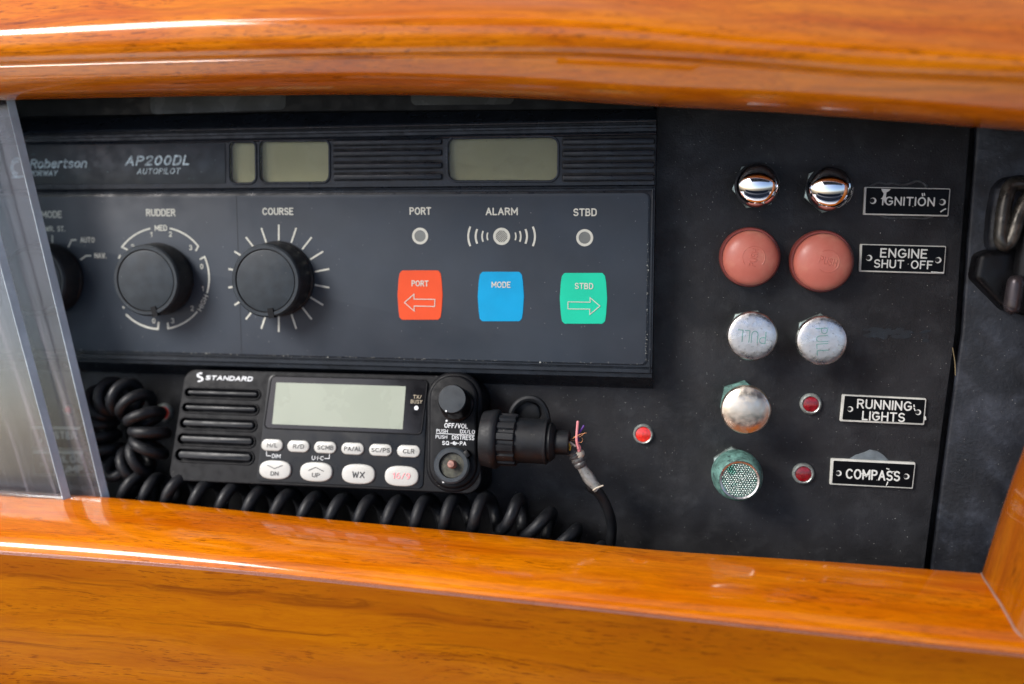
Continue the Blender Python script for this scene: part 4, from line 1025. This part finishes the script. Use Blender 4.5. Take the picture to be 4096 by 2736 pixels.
# nameplates
def nameplate(name, label, Z, cor, lines, holes, hr, thick=.0018, m_in=(14, 7, 8, 10)):
    t = pthing('nameplate', label, 'nameplate', PD, Z(*cor[3]), 'engraved black nameplates with white edges')
    s_ = Z(1, 0)[0] - Z(0, 0)[0]
    pc = [PD.loc(Z(*c), thick) for c in cor]
    pl = part('plate', prism(rpoly(pc, .0006, 3), 0, thick, .0003), 'plate_white', t, PD.M)
    (x0, y0), (x1, y1), (x2, y2), (x3, y3) = cor; l, tp_, r, bt = m_in
    ic = [PD.loc(Z(*c), thick) for c in ((x0 + l, y0 + tp_), (x1 - r, y1 + tp_), (x2 - r, y2 - bt), (x3 + l, y3 - bt))]
    fc = part('face', prism(rpoly(ic, .0004, 3), thick - .0001, thick + .00012), 'plate_black', t, PD.M, smooth=0)
    dx, dy = x1 - x0, y1 - y0; rot = -math.degrees(math.atan2((PD.loc(Z(x0, y0))[1] - PD.loc(Z(x1, y1))[1]), (PD.loc(Z(x1, y1))[0] - PD.loc(Z(x0, y0))[0])))
    for s, a, b_, c_, d_ in lines:
        engraved(s, Z((a + b_) / 2, (c_ + d_) / 2), (b_ - a) * s_, (d_ - c_) * s_, PD, thick + .00016, 'engrave', fc, stroke=.175, rot=rot, sp=.30, sq=.25)
    for hx, hy in holes:
        hc = PD.loc(Z(hx, hy), thick); hr_ = hr * s_ * PD.sy(Z(hx, hy))
        h1 = part('screw_hole', prism(circle(*hc, hr_, 24), thick, thick + .0002), 'engrave', t, PD.M, smooth=0)
        part('hole_bottom', prism(circle(hc[0] - hr_ * .3, hc[1] + hr_ * .05, hr_ * .72, 20), thick, thick + .00028), 'pit', h1, PD.M, smooth=0)
    return t
n1_ = nameplate('n', 'nameplate reading IGNITION, white paint chipped over its first letter', G, ((1250, 325), (1820, 336), (1806, 522), (1242, 511)), (('IGNITION', 1366, 1716, 391, 452),), ((1307, 418), (1765, 427)), 21)
ch = [PD.loc(G(*c), .002) for c in ((1362, 338), (1425, 342), (1408, 356), (1396, 362), (1392, 390), (1398, 405), (1385, 432), (1378, 410), (1358, 405), (1372, 392), (1378, 370), (1366, 352))]
part('paint_chip', prism(ch, .0018, .00205), 'engrave', n1_, PD.M, smooth=0)
P0 = lambda q: Vector((*PD.loc(q, .0004), .0002))
part('sealant', tube(catmull([P0(G(*c)) for c in ((1290, 322), (1340, 297), (1400, 305), (1440, 300), (1500, 312), (1560, 300), (1600, 285), (1640, 300), (1660, 320))], 6), .0007, 8), 'sealant', n1_, PD.M)
part('sealant', tube(catmull([P0(G(*c)) for c in ((1360, 520), (1420, 532), (1560, 530), (1640, 535), (1700, 524))], 6), .0005, 8), 'sealant', n1_, PD.M)
n2_ = nameplate('n', 'nameplate reading ENGINE SHUT OFF in two lines, beside the red buttons', G, ((1222, 702), (1792, 716), (1778, 902), (1214, 886)), (('ENGINE', 1353, 1667, 733, 797), ('SHUT OFF', 1312, 1702, 808, 866)), ((1281, 795), (1737, 810)), 20)
n3_ = nameplate('n', 'nameplate reading RUNNING LIGHTS in two lines', H, ((785, 209), (1181, 228), (1170, 353), (773, 335)), (('RUNNING', 853, 1113, 235, 281), ('LIGHTS', 877, 1080, 290, 335)), ((822, 277), (1141, 292)), 13, m_in=(12, 6, 7, 9))
n4_ = nameplate('n', 'nameplate reading COMPASS, grey sealant bulging over its top edge', H, ((732, 510), (1130, 529), (1117, 652), (725, 632)), (('COMPASS', 800, 1057, 562, 611),), ((768, 578), (1086, 593)), 13, m_in=(12, 9, 6, 7))
part('sealant', prism([PD.loc(H(*c)) for c in ((815, 512), (845, 492), (885, 480), (915, 467), (950, 474), (978, 492), (1005, 520), (1000, 540), (830, 530))], 0, .0006, .0003), 'sealant_grey', n4_, PD.M)
nameplate('n', 'nameplate reading STERN, seen through the acrylic doors', L, ((215, 622), (715, 632), (722, 782), (225, 776)), (('STERN', 375, 580, 655, 708),), ((282, 715), (668, 715)), 12, m_in=(6, 12, 8, 6))
nameplate('n', 'nameplate reading BILGE PUMP, seen through the acrylic doors', L, ((225, 792), (725, 800), (735, 962), (235, 958)), (('BILGE', 380, 577, 820, 872), ('PUMP', 385, 577, 890, 944)), ((288, 885), (682, 890)), 12, m_in=(6, 14, 8, 6))
for own, Z, pts, wd in ((n3_, H, ((1121, 256), (1123, 268)), 5), (n3_, H, ((1122, 272), (1127, 286)), 4), (n3_, H, ((925, 290), (955, 301)), 2.5), (n3_, H, ((1172, 312), (1175, 328)), 7), (n4_, H, ((992, 556), (1006, 560)), 4),
        (n4_, H, ((999, 618), (992, 636)), 4), (n4_, H, ((866, 572), (890, 590), (915, 584)), 3), (n4_, H, ((1000, 574), (1030, 570)), 3), (n2_, G, ((1690, 888), (1776, 893)), 4),
        (n1_, G, ((1752, 492), (1772, 478), (1790, 470)), 5), (n1_, G, ((1632, 368), (1636, 388)), 5), (n1_, G, ((1645, 366), (1648, 384)), 4)):
    line([Z(*p) for p in pts], PD, .0022, wd, 'engrave', own, 'scratch')
# black residue where a plate is gone
res = mat('black_glue_residue', (.009, .009, .010), .35)
rs = []
for (x0, x1, y0, y1, nb) in ((1225, 1545, 1265, 1320, 26), (1640, 1668, 1270, 1350, 7)):
    for k in range(nb):
        x, y = random.uniform(x0, x1), random.uniform(y0, y1); r = random.uniform(.0008, .0022) * (1.0 if nb > 10 else .6); c_ = PD.loc(G(x, y))
        rs.append(prism([(c_[0] + r * 1.6 * random.uniform(.7, 1.2) * cos(a * pi / 5), c_[1] + r * .7 * random.uniform(.6, 1.2) * sin(a * pi / 5)) for a in range(10)], -.0001, .00008 + k * .000006))
part('glue_residue', join(rs), res, dash, PD.M, smooth=0)

# ================================================================== latch on the side panel
PL = Plane(-.012)
la = pthing('door_latch', 'worn black metal latch on the right side panel, partly out of frame', 'latch', PL, MM(760, 1100))
part('mounting_block', prism(rpoly([PL.loc(MM(*c)) for c in ((528, 1160), (560, 990), (640, 960), (1150, 930), (1150, 1440), (880, 1420), (745, 1385))], .004), -.02, 0, .003, 4), 'black', la, PL.M)
ov = [PL.loc(MM(*c)) for c in ((640, 880), (655, 700), (690, 520), (750, 450), (870, 430), (1050, 440), (1120, 600), (1120, 950), (700, 990), (650, 960))]
part('escutcheon', prism(rpoly(ov, .006), -.02, -.004, .003, 4), 'side', la, PL.M)
part('bow', tube(catmull([at(MM(*c), y) for c, y in (((900, 500), -.019), ((790, 505), -.019), ((745, 600), -.020), ((720, 760), -.021), ((712, 880), -.022), ((745, 925), -.022), ((790, 860), -.022), ((840, 700), -.021), ((920, 560), -.020), ((1010, 520), -.019))], 8), .0032, 12), 'latch', la)
part('lever', tube(catmull([at(MM(*c), y) for c, y in (((960, 640), -.016), ((920, 850), -.018), ((900, 1000), -.018), ((880, 1150), -.018))], 8), .0055, 14), 'black', la)
part('pin', tube([at(MM(815, 1190), -.024), at(MM(790, 1350), -.024)], .0038, 16), 'chrome' if False else mat('dark_pin', (.06, .05, .055), .3, .5), la)

single('straw_strand', tube(catmull([at(H(*c), -.004) for c in ((1303, -10), (1308, 20), (1314, 60), (1316, 118))], 6), .00022, 6), 'straw', 'thin dry strand caught on the seam right of the nameplates', 'strand')

# ================================================================== acrylic sliding doors
def pane(yf, yb, e_top, e_bot, label):
    """sheet between y=yf (front) and y=yb; its sawn right edge runs from e_top to e_bot in the picture"""
    a = at(e_top, yf); b_ = at(e_bot, yf); dd = (a - b_); b2 = b_ - dd * .05; a2 = a + dd * .12
    Pf = Plane(yb); t = thing('acrylic_door', label, 'acrylic door', Pf.M, (b2.x - .05, b2.z, 0), 'clear sliding acrylic doors')
    th = yb - yf; left = -.62; bv = .0018
    xs = [(left, b2.z, 0), (b2.x + bv, b2.z, 0), (a2.x + bv, a2.z, 0), (left, a2.z, 0), (left, b2.z, th), (b2.x, b2.z, th), (a2.x, a2.z, th), (left, a2.z, th)]
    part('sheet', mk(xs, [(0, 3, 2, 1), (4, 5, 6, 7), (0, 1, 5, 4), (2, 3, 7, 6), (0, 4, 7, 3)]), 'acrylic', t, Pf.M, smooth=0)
    e = .0004
    q = [(b2.x + bv, b2.z, 0), (a2.x + bv, a2.z, 0), (a2.x, a2.z, th), (b2.x, b2.z, th)]
    q = q + [(x + e, y, z + e * .6) for x, y, z in q]
    part('sawn_edge', mk(q, [(0, 1, 2, 3), (7, 6, 5, 4), (0, 4, 5, 1), (1, 5, 6, 2), (2, 6, 7, 3), (3, 7, 4, 0)]), 'edge_acr', t, Pf.M, smooth=0)
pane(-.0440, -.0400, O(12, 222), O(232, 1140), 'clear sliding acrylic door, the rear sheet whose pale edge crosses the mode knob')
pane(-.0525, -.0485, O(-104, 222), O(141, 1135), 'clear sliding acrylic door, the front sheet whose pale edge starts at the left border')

# ------------------------------------------------------------------ lean the whole console back
bpy.context.view_layer.update()
for o in list(C.objects):
    if o.parent is None and o not in (cam, sun):
        if o.name.startswith('cockpit'): continue
        o.matrix_world = TILT @ o.matrix_world
